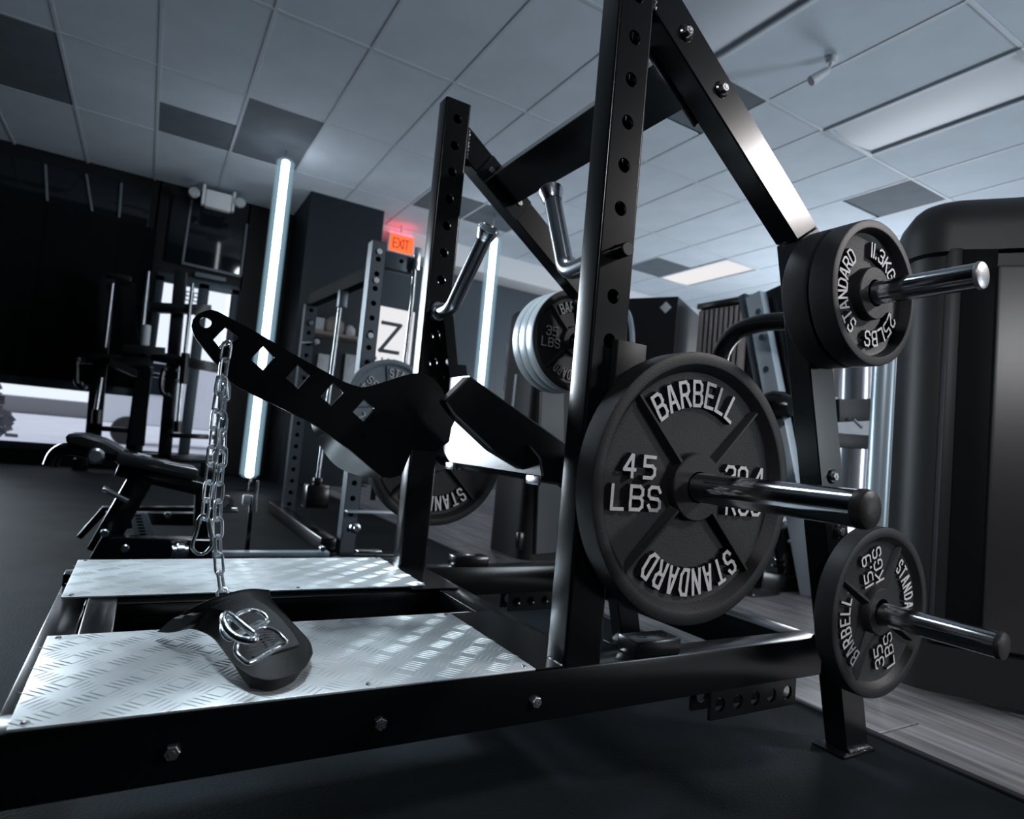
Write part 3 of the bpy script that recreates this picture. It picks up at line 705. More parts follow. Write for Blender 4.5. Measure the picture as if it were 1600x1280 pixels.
# lever arm: long cheek plate with diamond holes
def prism_holes(P, outer, holes, y0, y1, bev=0):
    t = bmesh.new(); loops = []
    for lp in [outer]+holes:
        loops.append([t.verts.new((p[0], y0, p[1])) for p in lp])
    ed = []
    for L in loops:
        for i in range(len(L)): ed.append(t.edges.new((L[i], L[(i+1) % len(L)])))
    bmesh.ops.triangle_fill(t, use_beauty=True, use_dissolve=False, edges=ed)
    fr = list(t.faces); mp = {v: t.verts.new((v.co.x, y1, v.co.z)) for v in list(t.verts)}
    for f in fr: t.faces.new([mp[v] for v in reversed(f.verts)])
    for L in loops:
        for i in range(len(L)): a, b = L[i], L[(i+1) % len(L)]; t.faces.new((a, b, mp[b], mp[a]))
    bmesh.ops.recalc_face_normals(t, faces=t.faces)
    P._merge(t)
def sm2(pts, n=5, closed=True):
    Q = [V(p[0], 0, p[-1]) for p in pts]; N_ = len(Q); out = []
    for i in range(N_):
        p0, p1, p2, p3 = Q[i-1], Q[i], Q[(i+1) % N_], Q[(i+2) % N_]
        for k in range(n):
            t = k/n; v = .5*((2*p1)+(-p0+p2)*t+(2*p0-5*p1+4*p2-p3)*t*t+(-p0+3*p1-3*p2+p3)*t**3)
            out.append((v.x, v.z))
    return out
LY = 1.165
tipc = [(0.086, 1.165, 0.773)[::2], (0.077, 1.165, 0.774)[::2], (0.068, 1.165, 0.771)[::2], (0.058, 1.165, 0.764)[::2], (0.051, 1.165, 0.753)[::2], (0.050, 1.165, 0.741)[::2], (0.053, 1.165, 0.732)[::2], (0.057, 1.165, 0.724)[::2], (0.065, 1.165, 0.715)[::2]]
low = [(0.093, 1.165, 0.685)[::2], (0.120, 1.165, 0.656)[::2], (0.136, 1.165, 0.648)[::2], (0.184, 1.165, 0.630)[::2], (0.265, 1.165, 0.599)[::2], (0.334, 1.165, 0.559)[::2], (0.403, 1.165, 0.511)[::2], (0.421, 1.165, 0.509)[::2], (0.443, 1.165, 0.517)[::2], (0.459, 1.165, 0.567)[::2], (0.509, 1.165, 0.567)[::2], (0.537, 1.165, 0.590)[::2]]
top = [(0.541, 1.165, 0.637)[::2], (0.525, 1.165, 0.668)[::2], (0.511, 1.165, 0.695)[::2], (0.492, 1.165, 0.712)[::2], (0.476, 1.165, 0.719)[::2], (0.458, 1.165, 0.720)[::2], (0.439, 1.165, 0.716)[::2], (0.413, 1.165, 0.705)[::2], (0.384, 1.165, 0.691)[::2], (0.364, 1.165, 0.682)[::2], (0.347, 1.165, 0.677)[::2], (0.329, 1.165, 0.679)[::2], (0.308, 1.165, 0.684)[::2], (0.265, 1.165, 0.701)[::2], (0.212, 1.165, 0.722)[::2], (0.150, 1.165, 0.749)[::2]]
dia = [[(0.101, 1.165, 0.749)[::2], (0.124, 1.165, 0.735)[::2], (0.099, 1.165, 0.709)[::2], (0.084, 1.165, 0.724)[::2]],
 [(0.165, 1.165, 0.727)[::2], (0.185, 1.165, 0.710)[::2], (0.169, 1.165, 0.684)[::2], (0.146, 1.165, 0.700)[::2]],
 [(0.226, 1.165, 0.703)[::2], (0.249, 1.165, 0.686)[::2], (0.231, 1.165, 0.659)[::2], (0.208, 1.165, 0.676)[::2]],
 [(0.292, 1.165, 0.679)[::2], (0.312, 1.165, 0.662)[::2], (0.293, 1.165, 0.636)[::2], (0.271, 1.165, 0.650)[::2]],
 [(0.353, 1.165, 0.655)[::2], (0.375, 1.165, 0.640)[::2], (0.356, 1.165, 0.612)[::2], (0.334, 1.165, 0.629)[::2]]]
hc = (0.070, 1.165, 0.751)[::2]
circ = [(hc[0]+.0092*math.cos(2*PI*k/20), hc[1]+.0092*math.sin(2*PI*k/20)) for k in range(20)]
P = Part(); prism_holes(P, tipc+low+top, [circ]+dia, LY, LY+.010)
lv = P.done('lever_plate', m_steel2, mc)
# thin zinc liners around the diamond cut-outs
for dd in dia[:1]+dia[2:]:
    c0 = V(sum(p[0] for p in dd)/4, sum(p[1] for p in dd)/4); P = Part()
    P.tube([(p[0], LY+.0002, p[1]) for p in dd], .0007, 6, closed=True); P.done('cut_edge', m_chrome2, lv)
fa = [V(p) for p in smooth([(0.266, 1.176, 0.598), (0.337, 1.176, 0.557), (0.408, 1.176, 0.509)], 8)]
fb = [V(p) for p in smooth([(0.281, 1.260, 0.600), (0.301, 1.260, 0.562), (0.338, 1.260, 0.522), (0.384, 1.260, 0.505), (0.437, 1.260, 0.500)], 4)]
bm = bmesh.new(); qa = [bm.verts.new(p) for p in fa]; qb = [bm.verts.new(p) for p in fb]
qc = [bm.verts.new(p+V(.003, 0, .003)) for p in fa]; qd = [bm.verts.new(p+V(.003, 0, .003)) for p in fb]
for i in range(len(qa)-1):
    bm.faces.new((qa[i], qa[i+1], qb[i+1], qb[i])); bm.faces.new((qc[i], qd[i], qd[i+1], qc[i+1])); bm.faces.new((qa[i], qc[i], qc[i+1], qa[i+1])); bm.faces.new((qb[i], qb[i+1], qd[i+1], qd[i]))
bmesh.ops.recalc_face_normals(bm, faces=bm.faces)
P = Part(); P._merge(bm); P.done('curved_flange', m_steel2, lv)
Part().cyl((.52, 1.18, .64), (.52, 1.30, .64), .034, seg=32, bev=.003).done('pivot_shaft', m_steel, mc)
Part().prism([(.468, .663), (.514, .716), (.738, .612), (.845, .575), (.858, .545), (.845, .505), (.80, .49), (.747, .525), (.69, .531), (.577, .580), (.489, .640)], 1.05, 1.082, 'Y', .003).done('lever_arm', m_steel2, mc)
# bright faced cross plate behind the lever, small clips on its lower edge
Part().prism([(.985, .541), (1.395, .541), (1.43, .560), (1.536, .665), (1.536, .752), (1.335, .752), (1.0, .575)], .650, .656, 'X', .001).done('cross_plate', m_steel, mc)
for y in (1.0, 1.375): Part().bb(.644, .650, y-.015, y+.03, .524, .5405, .001).done('clip', m_chrome2, mc)
# loading and storage pegs
def peg(x, z, y0, y1, r, capm, cap_len=.012, dome=.006, nm_='loading_peg'):
    s = 1 if y1 > y0 else -1
    o = Part().cyl((x, y0, z), (x, y1, z), r, seg=40, bev=.001).done(nm_, m_chrome, mc)
    rr = r+.0015
    Part().lathe([(rr-.001, 0), (rr, .001), (rr, cap_len), (rr*.93, cap_len+dome*.5), (rr*.72, cap_len+dome*.8), (rr*.4, cap_len+dome*.95), (0, cap_len+dome)], (x, y1-s*.002, z), (0, s, 0), 40).done('end_cap', capm, o)
    return o
peg(.801, .552, 1.05, .468, .0245, m_rubber_cap, .010, .010)
peg(.801, .552, 1.15, 1.98, .0245, m_rubber_cap, .010, .010)
Part().cyl((.801, .80, .552), (.801, 1.75, .552), .036, seg=32, bev=.002).done('peg_collar', m_steel, mc)
peg(1.176, .948, .80, .508, .0225, m_capm, .004, .006, 'storage_peg')
peg(1.305, .328, .80, .508, .0225, m_rubber_cap, .006, .006, 'storage_peg')
peg(1.176, .948, 1.58, 1.95, .0225, m_capm, .004, .006, 'storage_peg')
peg(1.305, .328, 1.58, 1.70, .0225, m_rubber_cap, .006, .006, 'storage_peg')

# ------------------------------------------------------------------ weight plates
m_dimp = mat('dim_letter_paint', (.30, .31, .33), .6)
weight_plate('weight_plate', 'large black 45 pound plate with raised grey lettering on the centre chrome peg', 'weight plates on the squat machine', (.801, .736, .552), 45, 0)
weight_plate('weight_plate', 'black 25 pound plate on the upper chrome peg, lettered face towards the viewer', 'weight plates on the squat machine', (1.176, .680, .948), 25, 0)
weight_plate('weight_plate', 'black 25 pound plate behind the lettered one on the upper chrome peg', 'weight plates on the squat machine', (1.176, .735, .948), 25, 20, thick=.052, words=False)
weight_plate('weight_plate', 'black 35 pound plate on the lowest chrome peg near the floor', 'weight plates on the squat machine', (1.305, .706, .331), 35, -108)
weight_plate('weight_plate', 'large black 45 pound plate on the far side behind the lever, mostly hidden', 'weight plates on the squat machine', (.801, 1.80, .552), 45, 0)
weight_plate('weight_plate', 'black 35 pound plate on the far storage peg, lettered face frontmost of three', 'weight plates on the squat machine', (1.176, 1.650, .955), 35, 0, txt=m_dimp, band=True)
weight_plate('weight_plate', 'middle plate of the three on the far storage peg, only its pale rim showing', 'weight plates on the squat machine', (1.176, 1.692, .955), 35, 40, words=False, txt=m_dimp, band=True)
weight_plate('weight_plate', 'rearmost plate of the three on the far storage peg, pale rim leftmost', 'weight plates on the squat machine', (1.176, 1.734, .955), 35, 10, words=False, txt=m_dimp, band=True)

# ------------------------------------------------------------------ chain
LKL, LKW, LKR = .0175, .0078, .0024       # half length, half width of the wire centre line, wire radius
def link_mesh():
    pts = []
    s = LKL-LKW
    for k in range(9): a = math.radians(-90+180*k/8); pts.append((s+LKW*math.cos(a), LKW*math.sin(a), 0))
    for k in range(9): a = math.radians(90+180*k/8); pts.append((-s+LKW*math.cos(a), LKW*math.sin(a), 0))
    return Part().tube(pts, LKR, 10, closed=True)
ch = thing('chain', 'galvanised steel chain hanging doubled from the lever plate down to the belt', 'chain', (.105, 1.17, .73))
lm = None
m_chain = mat('galvanised_chain', (.82, .86, .90), .32, .85, .5, bump=.2, bs=300)
def run(path, twist0=0.):
    """lay links along a path; neighbours turned a quarter turn"""
    global lm
    P = smooth(path, 24); L = [0]
    for a, b in zip(P, P[1:]): L.append(L[-1]+(b-a).length)
    pitch = 2*(LKL-LKR)-.0006; n = int(L[-1]/pitch)
    def at(s):
        for i in range(len(L)-1):
            if L[i+1] >= s: return P[i].lerp(P[i+1], (s-L[i])/max(1e-9, L[i+1]-L[i]))
        return P[-1]
    for k in range(n):
        a, b = at(k*pitch), at((k+1)*pitch); d = (b-a).normalized(); c = (a+b)/2
        side = V(.80, -.60, 0); side = (side-d*side.dot(d)).normalized(); up = d.cross(side)
        an = (PI/2*(k % 2))+twist0+.16*math.sin(k*1.7); u = side*math.cos(an)+up*math.sin(an); v = d.cross(u)
        Mx = Matrix((d, u, v)).transposed().to_4x4(); Mx.translation = c
        if lm is None: o = link_mesh().done('chain_link', m_chain, None); lm = o.data
        else: o = link('chain_link', lm)
        o.matrix_basis = Mx; attach(o, ch)
hx, hz_ = (0.109, 1.165, 0.723)[::2]
run([(hx-.004, LY+.030, hz_-.004), (hx-.001, LY+.004, hz_+.002), (hx-.002, LY-.010, hz_-.012)], .4)
run([(hx-.003, LY-.012, hz_-.002), (0.105, 1.150, 0.651), (0.117, 1.150, 0.545), (0.121, 1.150, 0.449), (0.128, 1.150, 0.385), (0.136, 1.140, 0.334), (0.141, 1.120, 0.308), (0.146, 1.090, 0.283)])
run([(hx-.003, LY-.008, hz_-.030), (0.101, 1.148, 0.607), (0.103, 1.148, 0.522), (0.103, 1.148, 0.448), (0.104, 1.148, 0.415)], .3)
run([(hx-.002, LY+.004, hz_-.040), (0.112, 1.156, 0.625), (0.113, 1.156, 0.555), (0.118, 1.156, 0.480)], .8)
# carabiner hanging at the free end
cb = thing('carabiner', 'steel snap hook hanging from the free end of the chain', 'carabiner', (0.103, 1.147, 0.398))
cq = [(0.103, 1.147, 0.432), (0.110, 1.147, 0.425), (0.113, 1.147, 0.415), (0.117, 1.147, 0.396), (0.118, 1.147, 0.382), (0.111, 1.147, 0.371), (0.101, 1.147, 0.369), (0.092, 1.147, 0.376), (0.090, 1.147, 0.387), (0.093, 1.147, 0.401), (0.095, 1.147, 0.415), (0.095, 1.147, 0.425), (0.098, 1.147, 0.431)]
n_ = len(cq); Q = [V(q) for q in cq]; pth = []
for i in range(n_):
    p0, p1, p2, p3 = Q[i-1], Q[i], Q[(i+1) % n_], Q[(i+2) % n_]
    for k in range(4):
        t = k/4; pth.append(.5*((2*p1)+(-p0+p2)*t+(2*p0-5*p1+4*p2-p3)*t*t+(-p0+3*p1-3*p2+p3)*t**3))
Part().tube(pth, .0030, 12, closed=True).done('hook_body', m_chrome_dark, cb)
Part().tube([(0.110, 1.147, 0.423), (0.116, 1.147, 0.398)], .0038, 10).done('gate', m_chrome2, cb)
Part().cyl((0.095, 1.147, 0.425), (0.095, 1.147, 0.418), .0044, seg=12).done('sleeve', m_chrome2, cb)

# ------------------------------------------------------------------ hip belt pad lying on the platform
hb = thing('hip_belt', 'thick black saddle shaped belt pad with steel rings lying on the tread plate', 'hip belt', (.19, 1.0, .262))
def cat(p0, p1, p2, p3, t): return .5*((2*p1)+(-p0+p2)*t+(2*p0-5*p1+4*p2-p3)*t*t+(-p0+3*p1-3*p2+p3)*t**3)
def resample(pts, n):
    P_ = smooth(pts, 12); L_ = [0]
    for a, b in zip(P_, P_[1:]): L_.append(L_[-1]+(b-a).length)
    out = []
    for k in range(n+1):
        s = L_[-1]*k/n; i = max(j for j in range(len(L_)) if L_[j] <= s+1e-9); i = min(i, len(P_)-2)
        out.append(P_[i].lerp(P_[i+1], (s-L_[i])/max(1e-9, L_[i+1]-L_[i])))
    return out
# four edges of the pad: left side, right side (rear to front), rear end and rounded front lobe
NU, NV = 30, 20
eL = resample([(0.060, 1.070, 0.275), (0.093, 1.028, 0.284), (0.113, 0.967, 0.290), (0.124, 0.913, 0.287), (0.135, 0.869, 0.280), (0.149, 0.835, 0.277)], NU)
eR = resample([(0.194, 1.028, 0.335), (0.196, 1.009, 0.325), (0.212, 0.998, 0.308), (0.231, 0.967, 0.291), (0.242, 0.939, 0.280), (0.238, 0.902, 0.276)], NU)
eA = resample([(0.060, 1.070, 0.275), (0.091, 1.027, 0.302), (0.126, 1.007, 0.322), (0.159, 1.006, 0.334), (0.194, 1.028, 0.335)], NV)
eB = resample([(0.149, 0.835, 0.277), (0.167, 0.820, 0.276), (0.191, 0.826, 0.276), (0.215, 0.849, 0.276), (0.238, 0.902, 0.276)], NV)
G = []
for i in range(NU+1):
    u = i/NU; row = []
    for j in range(NV+1):
        v = j/NV
        p = eL[i]*(1-v)+eR[i]*v+eA[j]*(1-u)+eB[j]*u-(eA[0]*(1-u)*(1-v)+eA[NV]*(1-u)*v+eB[0]*u*(1-v)+eB[NV]*u*v)
        row.append(p+V(0, 0, .022*math.sin(PI*v)*math.sin(PI*min(1, u*.8+.2))))
    G.append(row)
TH = .014
bm = bmesh.new(); nr, nc = len(G), len(G[0]); nor = [[None]*nc for _ in range(nr)]
for i in range(nr):
    for j in range(nc):
        du = G[min(i+1, nr-1)][j]-G[max(i-1, 0)][j]; dv = G[i][min(j+1, nc-1)]-G[i][max(j-1, 0)]
        n = du.cross(dv).normalized(); nor[i][j] = n if n.z > 0 else -n
tv = [[bm.verts.new(G[i][j]) for j in range(nc)] for i in range(nr)]
bv = [[bm.verts.new(V(G[i][j].x-nor[i][j].x*TH, G[i][j].y-nor[i][j].y*TH, max(.2622, G[i][j].z-nor[i][j].z*TH))) for j in range(nc)] for i in range(nr)]
for i in range(nr-1):
    for j in range(nc-1):
        bm.faces.new((tv[i][j], tv[i+1][j], tv[i+1][j+1], tv[i][j+1])); bm.faces.new((bv[i][j], bv[i][j+1], bv[i+1][j+1], bv[i+1][j]))
edge = [(i, 0) for i in range(nr)]+[(nr-1, j) for j in range(1, nc)]+[(i, nc-1) for i in range(nr-2, -1, -1)]+[(0, j) for j in range(nc-2, 0, -1)]
for a, b in zip(edge, edge[1:]+edge[:1]): bm.faces.new((tv[a[0]][a[1]], tv[b[0]][b[1]], bv[b[0]][b[1]], bv[a[0]][a[1]]))
bmesh.ops.recalc_face_normals(bm, faces=bm.faces)
P = Part(); P._merge(bm); P.done('pad', m_leather, hb, 50)
# piping along the edge
Part().tube([G[i][j]+V(0, 0, .0002) for i, j in edge], .0012, 8, closed=True).done('edge_piping', m_leather, hb)
# webbing strap across the pad and its folded loops
def patch(i0, i1, j0, j1, lift, nm_, m, th=.0025):
    bm = bmesh.new(); A = {}; B = {}
    for i in range(i0, i1+1):
        for j in range(j0, j1+1): p = G[i][j]+nor[i][j]*lift; A[i, j] = bm.verts.new(p); B[i, j] = bm.verts.new(p-nor[i][j]*(lift+.001))
    for i in range(i0, i1):
        for j in range(j0, j1): bm.faces.new((A[i, j], A[i+1, j], A[i+1, j+1], A[i, j+1]))
    for i in range(i0, i1):
        for j in (j0, j1): bm.faces.new((A[i, j], A[i+1, j], B[i+1, j], B[i, j]))
    for j in range(j0, j1):
        for i in (i0, i1): bm.faces.new((A[i, j], A[i, j+1], B[i, j+1], B[i, j]))
    bmesh.ops.recalc_face_normals(bm, faces=bm.faces); P = Part(); P._merge(bm); return P.done(nm_, m, hb, 40)
patch(4, 24, 7, 14, .0025, 'webbing_strap', m_web)
def ring(pts, r=.0032):
    Q = [V(q) for q in pts]; n = len(Q); pth = []
    for i in range(n):
        for k in range(5): pth.append(cat(Q[i-1], Q[i], Q[(i+1) % n], Q[(i+2) % n], k/5))
    Part().tube(pth, r, 12, closed=True).done('d_ring', m_chrome2, hb)
def bar(p0, p1, wd, th, nm_, mm):
    P = Part(); P.beam(p0, p1, wd, th, (0, 0, 1), .001); P.done(nm_, mm, hb)
m_webl = mat('frayed_webbing', (.14, .15, .16), .8, bump=1., bs=900)
bar((0.144, 0.803, 0.310), (0.179, 0.824, 0.318), .011, .006, 'webbing_loop', m_webl)
bar((0.123, 0.826, 0.333), (0.158, 0.848, 0.340), .010, .005, 'webbing_loop', m_webl)
for k in range(6):
    a_ = V((0.135, 0.802, 0.320)).lerp(V((0.147, 0.828, 0.334)), k/5.); b_ = V((0.169, 0.822, 0.320)).lerp(V((0.171, 0.834, 0.332)), k/5.)
    bar(a_, b_, .0016, .0016, 'rib_thread', m_webl)
ring([(0.139, 0.787, 0.312), (0.129, 0.789, 0.315), (0.123, 0.800, 0.320), (0.123, 0.806, 0.327), (0.127, 0.809, 0.334), (0.134, 0.808, 0.339), (0.144, 0.814, 0.342), (0.156, 0.820, 0.341), (0.168, 0.818, 0.337), (0.176, 0.816, 0.330), (0.181, 0.815, 0.323), (0.169, 0.811, 0.318)], .0029)
ring([(0.117, 0.789, 0.343), (0.111, 0.802, 0.347), (0.113, 0.819, 0.350), (0.122, 0.831, 0.354), (0.136, 0.847, 0.355), (0.149, 0.848, 0.354), (0.158, 0.841, 0.350), (0.159, 0.829, 0.346), (0.147, 0.817, 0.344), (0.132, 0.803, 0.343)], .0027)
ring([(0.115, 0.795, 0.337), (0.108, 0.799, 0.340), (0.105, 0.809, 0.346), (0.108, 0.830, 0.348), (0.110, 0.817, 0.347), (0.112, 0.807, 0.341)], .0022)
ring([(0.135, 0.766, 0.350), (0.133, 0.750, 0.350), (0.127, 0.750, 0.349), (0.116, 0.759, 0.350), (0.108, 0.771, 0.354), (0.104, 0.788, 0.360), (0.105, 0.801, 0.363), (0.110, 0.808, 0.363), (0.116, 0.798, 0.361), (0.125, 0.780, 0.356)], .0040)
# ================================================================== OTHER EQUIPMENT
# ---- perforated power rack behind the lever
m_plug = mat('painted_glint', (.85, .88, .92), .4)  # reflected brightness of the plugs painted as a near-white colour
rk = thing('power_rack', 'grey steel power rack with round holes behind the lever arm', 'power rack', (.93, 3.6, 0))
def rack_post(x, y, top, w=.076, r=.014, sp=.0762, z0=.0, first=.10):
    P = Part(); hz = []; z = first
    while z < top-.03: hz.append(z); z += sp
    cells = [(z0, hz[0]-sp/2, None)]+[(h-sp/2, h+sp/2, h) for h in hz]; cells.append((hz[-1]+sp/2, top, None)) if hz[-1]+sp/2 < top else None
    P.holes((0, y, 0), (1, 0, 0), (0, 0, 1), (0, 1, 0), x, x+w, cells, r, .005, 14)
    P.bb(x, x+.004, y, y+w, z0, top, .001, 1).bb(x+w-.004, x+w, y, y+w, z0, top, .001, 1).bb(x, x+w, y+w-.004, y+w, z0, top, .001, 1).bb(x, x+w, y, y+w, top-.004, top, .001, 1)
    return P.done('upright', m_rackgrey, rk)
T1 = (0.897, 3.100, 1.581); T2 = (0.978, 3.100, 1.588); rack_post(T1[0], 3.1, T1[2], first=.115)
T3 = (0.842, 4.300, 1.409); rack_post(T3[0], 4.3, T3[2]+.02, first=.09)
Part().beam((T3[0]+.04, 4.3, (0.888, 4.300, 1.453)[2]), (T1[0]+.04, 3.17, (0.954, 3.150, 1.425)[2]), .075, .06, (1, 0, 0)).done('crossbeam', m_curtain, rk)
for (z,) in ((T1[2]-.055,), (T1[2]-.205,), (T1[2]-.49,)):
    Part().cyl((T1[0]+.038, 3.1, z), (T1[0]+.038, 3.09, z), .015, seg=18, bev=.002).done('hole_plug', m_plug, rk)
q = (0.883, 4.300, 1.299); Part().cyl((q[0], 4.3, q[2]), (q[0], 4.28, q[2]), .016, seg=16, bev=.002).done('bolt', m_chrome2, rk)
q = (0.930, 4.300, 1.177); Part().cyl((q[0], 4.29, q[2]), (q[0]-.09, 4.27, q[2]-.02), .006, seg=8).cyl((q[0], 4.30, q[2]), (q[0], 4.25, q[2]), .018, seg=16, bev=.003).done('hook_pin', m_plug, rk)
c0 = (0.980, 3.100, 1.538); c1 = (1.143, 3.100, 1.529)
Part().box(((c0[0]+c1[0])/2, 3.14, (c0[2]+c1[2])/2-.035), (c1[0]-c0[0]+.01, .07, .085), None, .003).done('top_rail', m_rackgrey, rk)
q = (1.060, 3.100, 1.506); Part().lathe([(0, 0), (.011, 0), (.011, .002)], (q[0], 3.105, q[2]), (0, -1, 0), 16).done('hole', m_curtain, rk)
Part().tube([(1.125, 3.080, 1.555), (1.131, 3.080, 1.307), (1.125, 3.080, 0.902)], .011, 12).done('guide_rod', m_chrome2, rk)
Part().box((1.132, 3.080, 1.529), (.035, .03, .12), None, .004).done('rod_bracket', m_chrome2, rk)
Part().tube([(0.895, 3.600, 1.343), (0.876, 3.600, 0.319)], .012, 12).done('guide_rod', m_chrome2, rk)
Part().box((0.902, 3.600, 1.352), (.05, .05, .1), None, .004).done('rod_bracket', m_rackgrey, rk)
Part().box((0.876, 3.600, 0.222), (.13, .1, .13), None, .01).box((0.874, 3.600, 0.305), (.05, .05, .04), None, .004).done('rod_foot', m_steel, rk)
Part().bb(.80, .876, 3.1, 4.6, 0, .07, .003).done('base_rail', m_steel, rk)
Part().beam((0.588, 3.050, -0.017), (1.284, 3.050, -0.023), .05, .06).done('base_rail', m_steel, rk)
p0 = (1.076, 3.020, 0.212); p1 = (0.899, 3.020, 0.207)
Part().box((((1.050, 3.040, 0.206))[0], 3.08, ((1.050, 3.040, 0.206))[2]), (.30, .06, .01), None, .002).done('foot_ledge', m_rackblue, rk)
kn = (0.936, 3.000, 0.134)
Part().lathe([(0, .05), (.014, .05), (.016, .03), (.024, .028), (.0265, .02), (.0265, .004), (.018, 0), (0, 0)], (kn[0], 3.03, kn[2]), (0, -1, 0), 24).done('pull_knob', m_chrome2, rk)
pc = (1.044, 3.000, 0.751)
weight_plate('weight_plate', 'grey iron plate hanging on the rack upright behind the lever plate', None, (pc[0], 3.0, pc[2]), 45, -145, m_greyplate, m_greytext)

# ---- black plate loaded rack machine at the left, in front of the windows
def rail(P, a, b, w=.07, d=.07, bev=.004): P.beam(a, b, w, d, (0, 1, 0), bev)
sm = thing('lever_gym_machine', 'black upright gym machine with chrome guide rods in front of the low window', 'gym machine', (-.1, 7.3, 0))
def smp(name, segs, m=m_steel, w=.10, d=.09):
    for a, b in segs:
        P = Part(); rail(P, a, b, w, d); P.done(name, m, sm)
smp('upright', [((-0.467, 7.300, 1.916), (-0.399, 7.300, 0.128))], w=.13)
smp('upright', [((0.157, 7.300, 2.088), (0.218, 7.300, 0.127))], w=.12)
Part().prism([(-0.353, 7.250, 1.867)[::2], (-0.222, 7.250, 1.863)[::2], (-0.141, 7.250, 1.329)[::2], (0.004, 7.250, 1.028)[::2], (0.031, 7.250, 0.277)[::2], (-0.101, 7.250, 0.285)[::2], (-0.137, 7.250, 0.995)[::2], (-0.269, 7.250, 1.212)[::2]], 7.2, 7.3, 'Y', .004).done('backrest_post', m_steel, sm)
smp('cross_rail', [((-0.594, 7.200, 1.063), (0.016, 7.200, 1.117)), ((-0.013, 7.200, 1.177), (0.647, 7.200, 1.137)), ((-0.175, 7.200, 1.638), (0.471, 7.200, 1.731))], w=.10)
smp('cross_rail', [((-0.457, 7.300, 0.415), (-0.095, 7.300, 0.418)), ((0.233, 7.300, 0.403), (0.649, 7.300, 0.420))], w=.05)
smp('base_rail', [((-0.520, 7.300, 0.150), (0.682, 7.300, 0.179))], w=.08)
for q in ((-0.478, 7.300, 0.141), (0.621, 7.300, 0.174)): Part().bb(q[0]-.06, q[0]+.06, 7.24, 7.36, 0, q[2]-.03, .004).done('foot', m_steel, sm)
Part().beam((-0.253, 7.100, 1.200), (0.103, 7.100, 1.226), .07, .18).done('arm_pad', m_vinyl, sm)
Part().beam((-0.469, 7.100, 1.876), (-0.260, 7.100, 1.884), .05, .05).done('top_rail', m_steel, sm)
Part().prism([(-0.340, 7.150, 1.023)[::2], (-0.108, 7.150, 0.943)[::2], (-0.116, 7.150, 1.018)[::2], (-0.348, 7.150, 1.096)[::2]], 7.05, 7.3, 'Y', .004).done('seat', m_vinyl, sm)
for a, b in (((-0.405, 7.100, 1.809), (-0.398, 7.100, 1.190)), ((-0.396, 7.100, 0.901), (-0.402, 7.100, 0.582)), ((0.267, 7.100, 1.954), (0.277, 7.100, 1.240)), ((0.282, 7.100, 0.929), (0.291, 7.100, 0.542)), ((-0.126, 7.100, 1.991), (-0.113, 7.100, 1.331))):
    Part().cyl(a, b, .018, seg=12).done('guide_rod', m_chrome2, sm)
for a, b in (((0.282, 7.100, 1.241), (0.294, 7.100, 0.930)), ((-0.393, 7.100, 0.595), (-0.388, 7.100, 0.462)), ((0.290, 7.100, 0.555), (0.297, 7.100, 0.440))):
    Part().cyl(a, b, .04, seg=16, bev=.004).done('rod_sleeve', m_steel, sm)
for L in ([(-0.524, 6.950, 1.048), (-0.585, 6.950, 1.027), (-0.584, 6.950, 0.926), (-0.566, 6.950, 0.811), (-0.504, 6.950, 0.777)], [(0.161, 6.950, 1.058), (0.108, 6.950, 1.044), (0.097, 6.950, 0.898), (0.123, 6.950, 0.808), (0.204, 6.950, 0.774)]):
    Part().tube(smooth(L, 5), .02, 10).done('handle', m_steel, sm)
for q in ((-0.576, 6.950, 1.034), (-0.533, 6.950, 0.815), (-0.500, 6.950, 0.784), (0.119, 6.950, 1.045), (0.173, 6.950, 0.801), (0.224, 6.950, 1.041), (0.230, 6.950, 0.941)):
    Part().cyl((q[0], q[1]-.04, q[2]), (q[0], q[1], q[2]), .016, seg=12, bev=.003).done('bolt', m_chrome2, sm)
Part().cyl((-0.082, 6.950, 1.444), (-0.076, 6.950, 1.246), .04, seg=16, bev=.006).done('padded_roller', m_white, sm)

# ---- adjustable bench and its base
bn = thing('incline_bench', 'black adjustable weight bench with glossy pad left of the hanging chain', 'bench', (-.05, 2.9, 0))
def bp(name, pts, y0, y1, m=m_steel, bev=.004):
    return Part().prism([p[::2] for p in pts], y0, y1, 'Y', bev).done(name, m, bn)
bp('backrest_pad', [(-0.247, 2.900, 0.489), (-0.195, 2.900, 0.493), (-0.121, 2.900, 0.475), (-0.027, 2.900, 0.422), (-0.071, 2.900, 0.409), (-0.168, 2.900, 0.437), (-0.239, 2.900, 0.451)], 2.85, 3.15, m_vinyl, .01)
P = Part(); P.beam((-0.073, 2.850, 0.422), (0.204, 2.850, 0.369), .045, .26, (0, 1, 0), .012); P.done('seat_pad', mat('glossy_vinyl', (.05, .055, .06), .05, 0, 1.), bn)
P = Part(); P.beam((-0.069, 2.830, 0.372), (0.266, 2.830, 0.301), .05, .06); P.done('seat_frame', m_steel, bn)
P = Part(); P.beam((0.017, 2.800, 0.350), (-0.090, 2.800, 0.064), .085, .07); P.done('post', m_steel, bn)
P = Part(); P.tube(smooth([(-0.284, 2.900, 0.365), (-0.273, 2.900, 0.407), (-0.244, 2.900, 0.431), (-0.183, 2.900, 0.426), (-0.113, 2.900, 0.406)], 6), .024, 12); P.done('rear_foot', m_steel, bn)
q = (-0.135, 2.700, 0.426); Part().lathe([(0, 0), (.022, .002), (.028, .01), (.028, .03), (.02, .036), (0, .036)], q, (0, -1, 0), 24).done('end_knob', m_chrome2, bn)
Part().cyl((-0.094, 2.750, 0.298), (-0.019, 2.750, 0.261), .010, seg=12).cyl((-0.104, 2.750, 0.303), (-0.083, 2.750, 0.294), .014, .010, 14, .002).done('pop_pin', m_chrome2, bn)
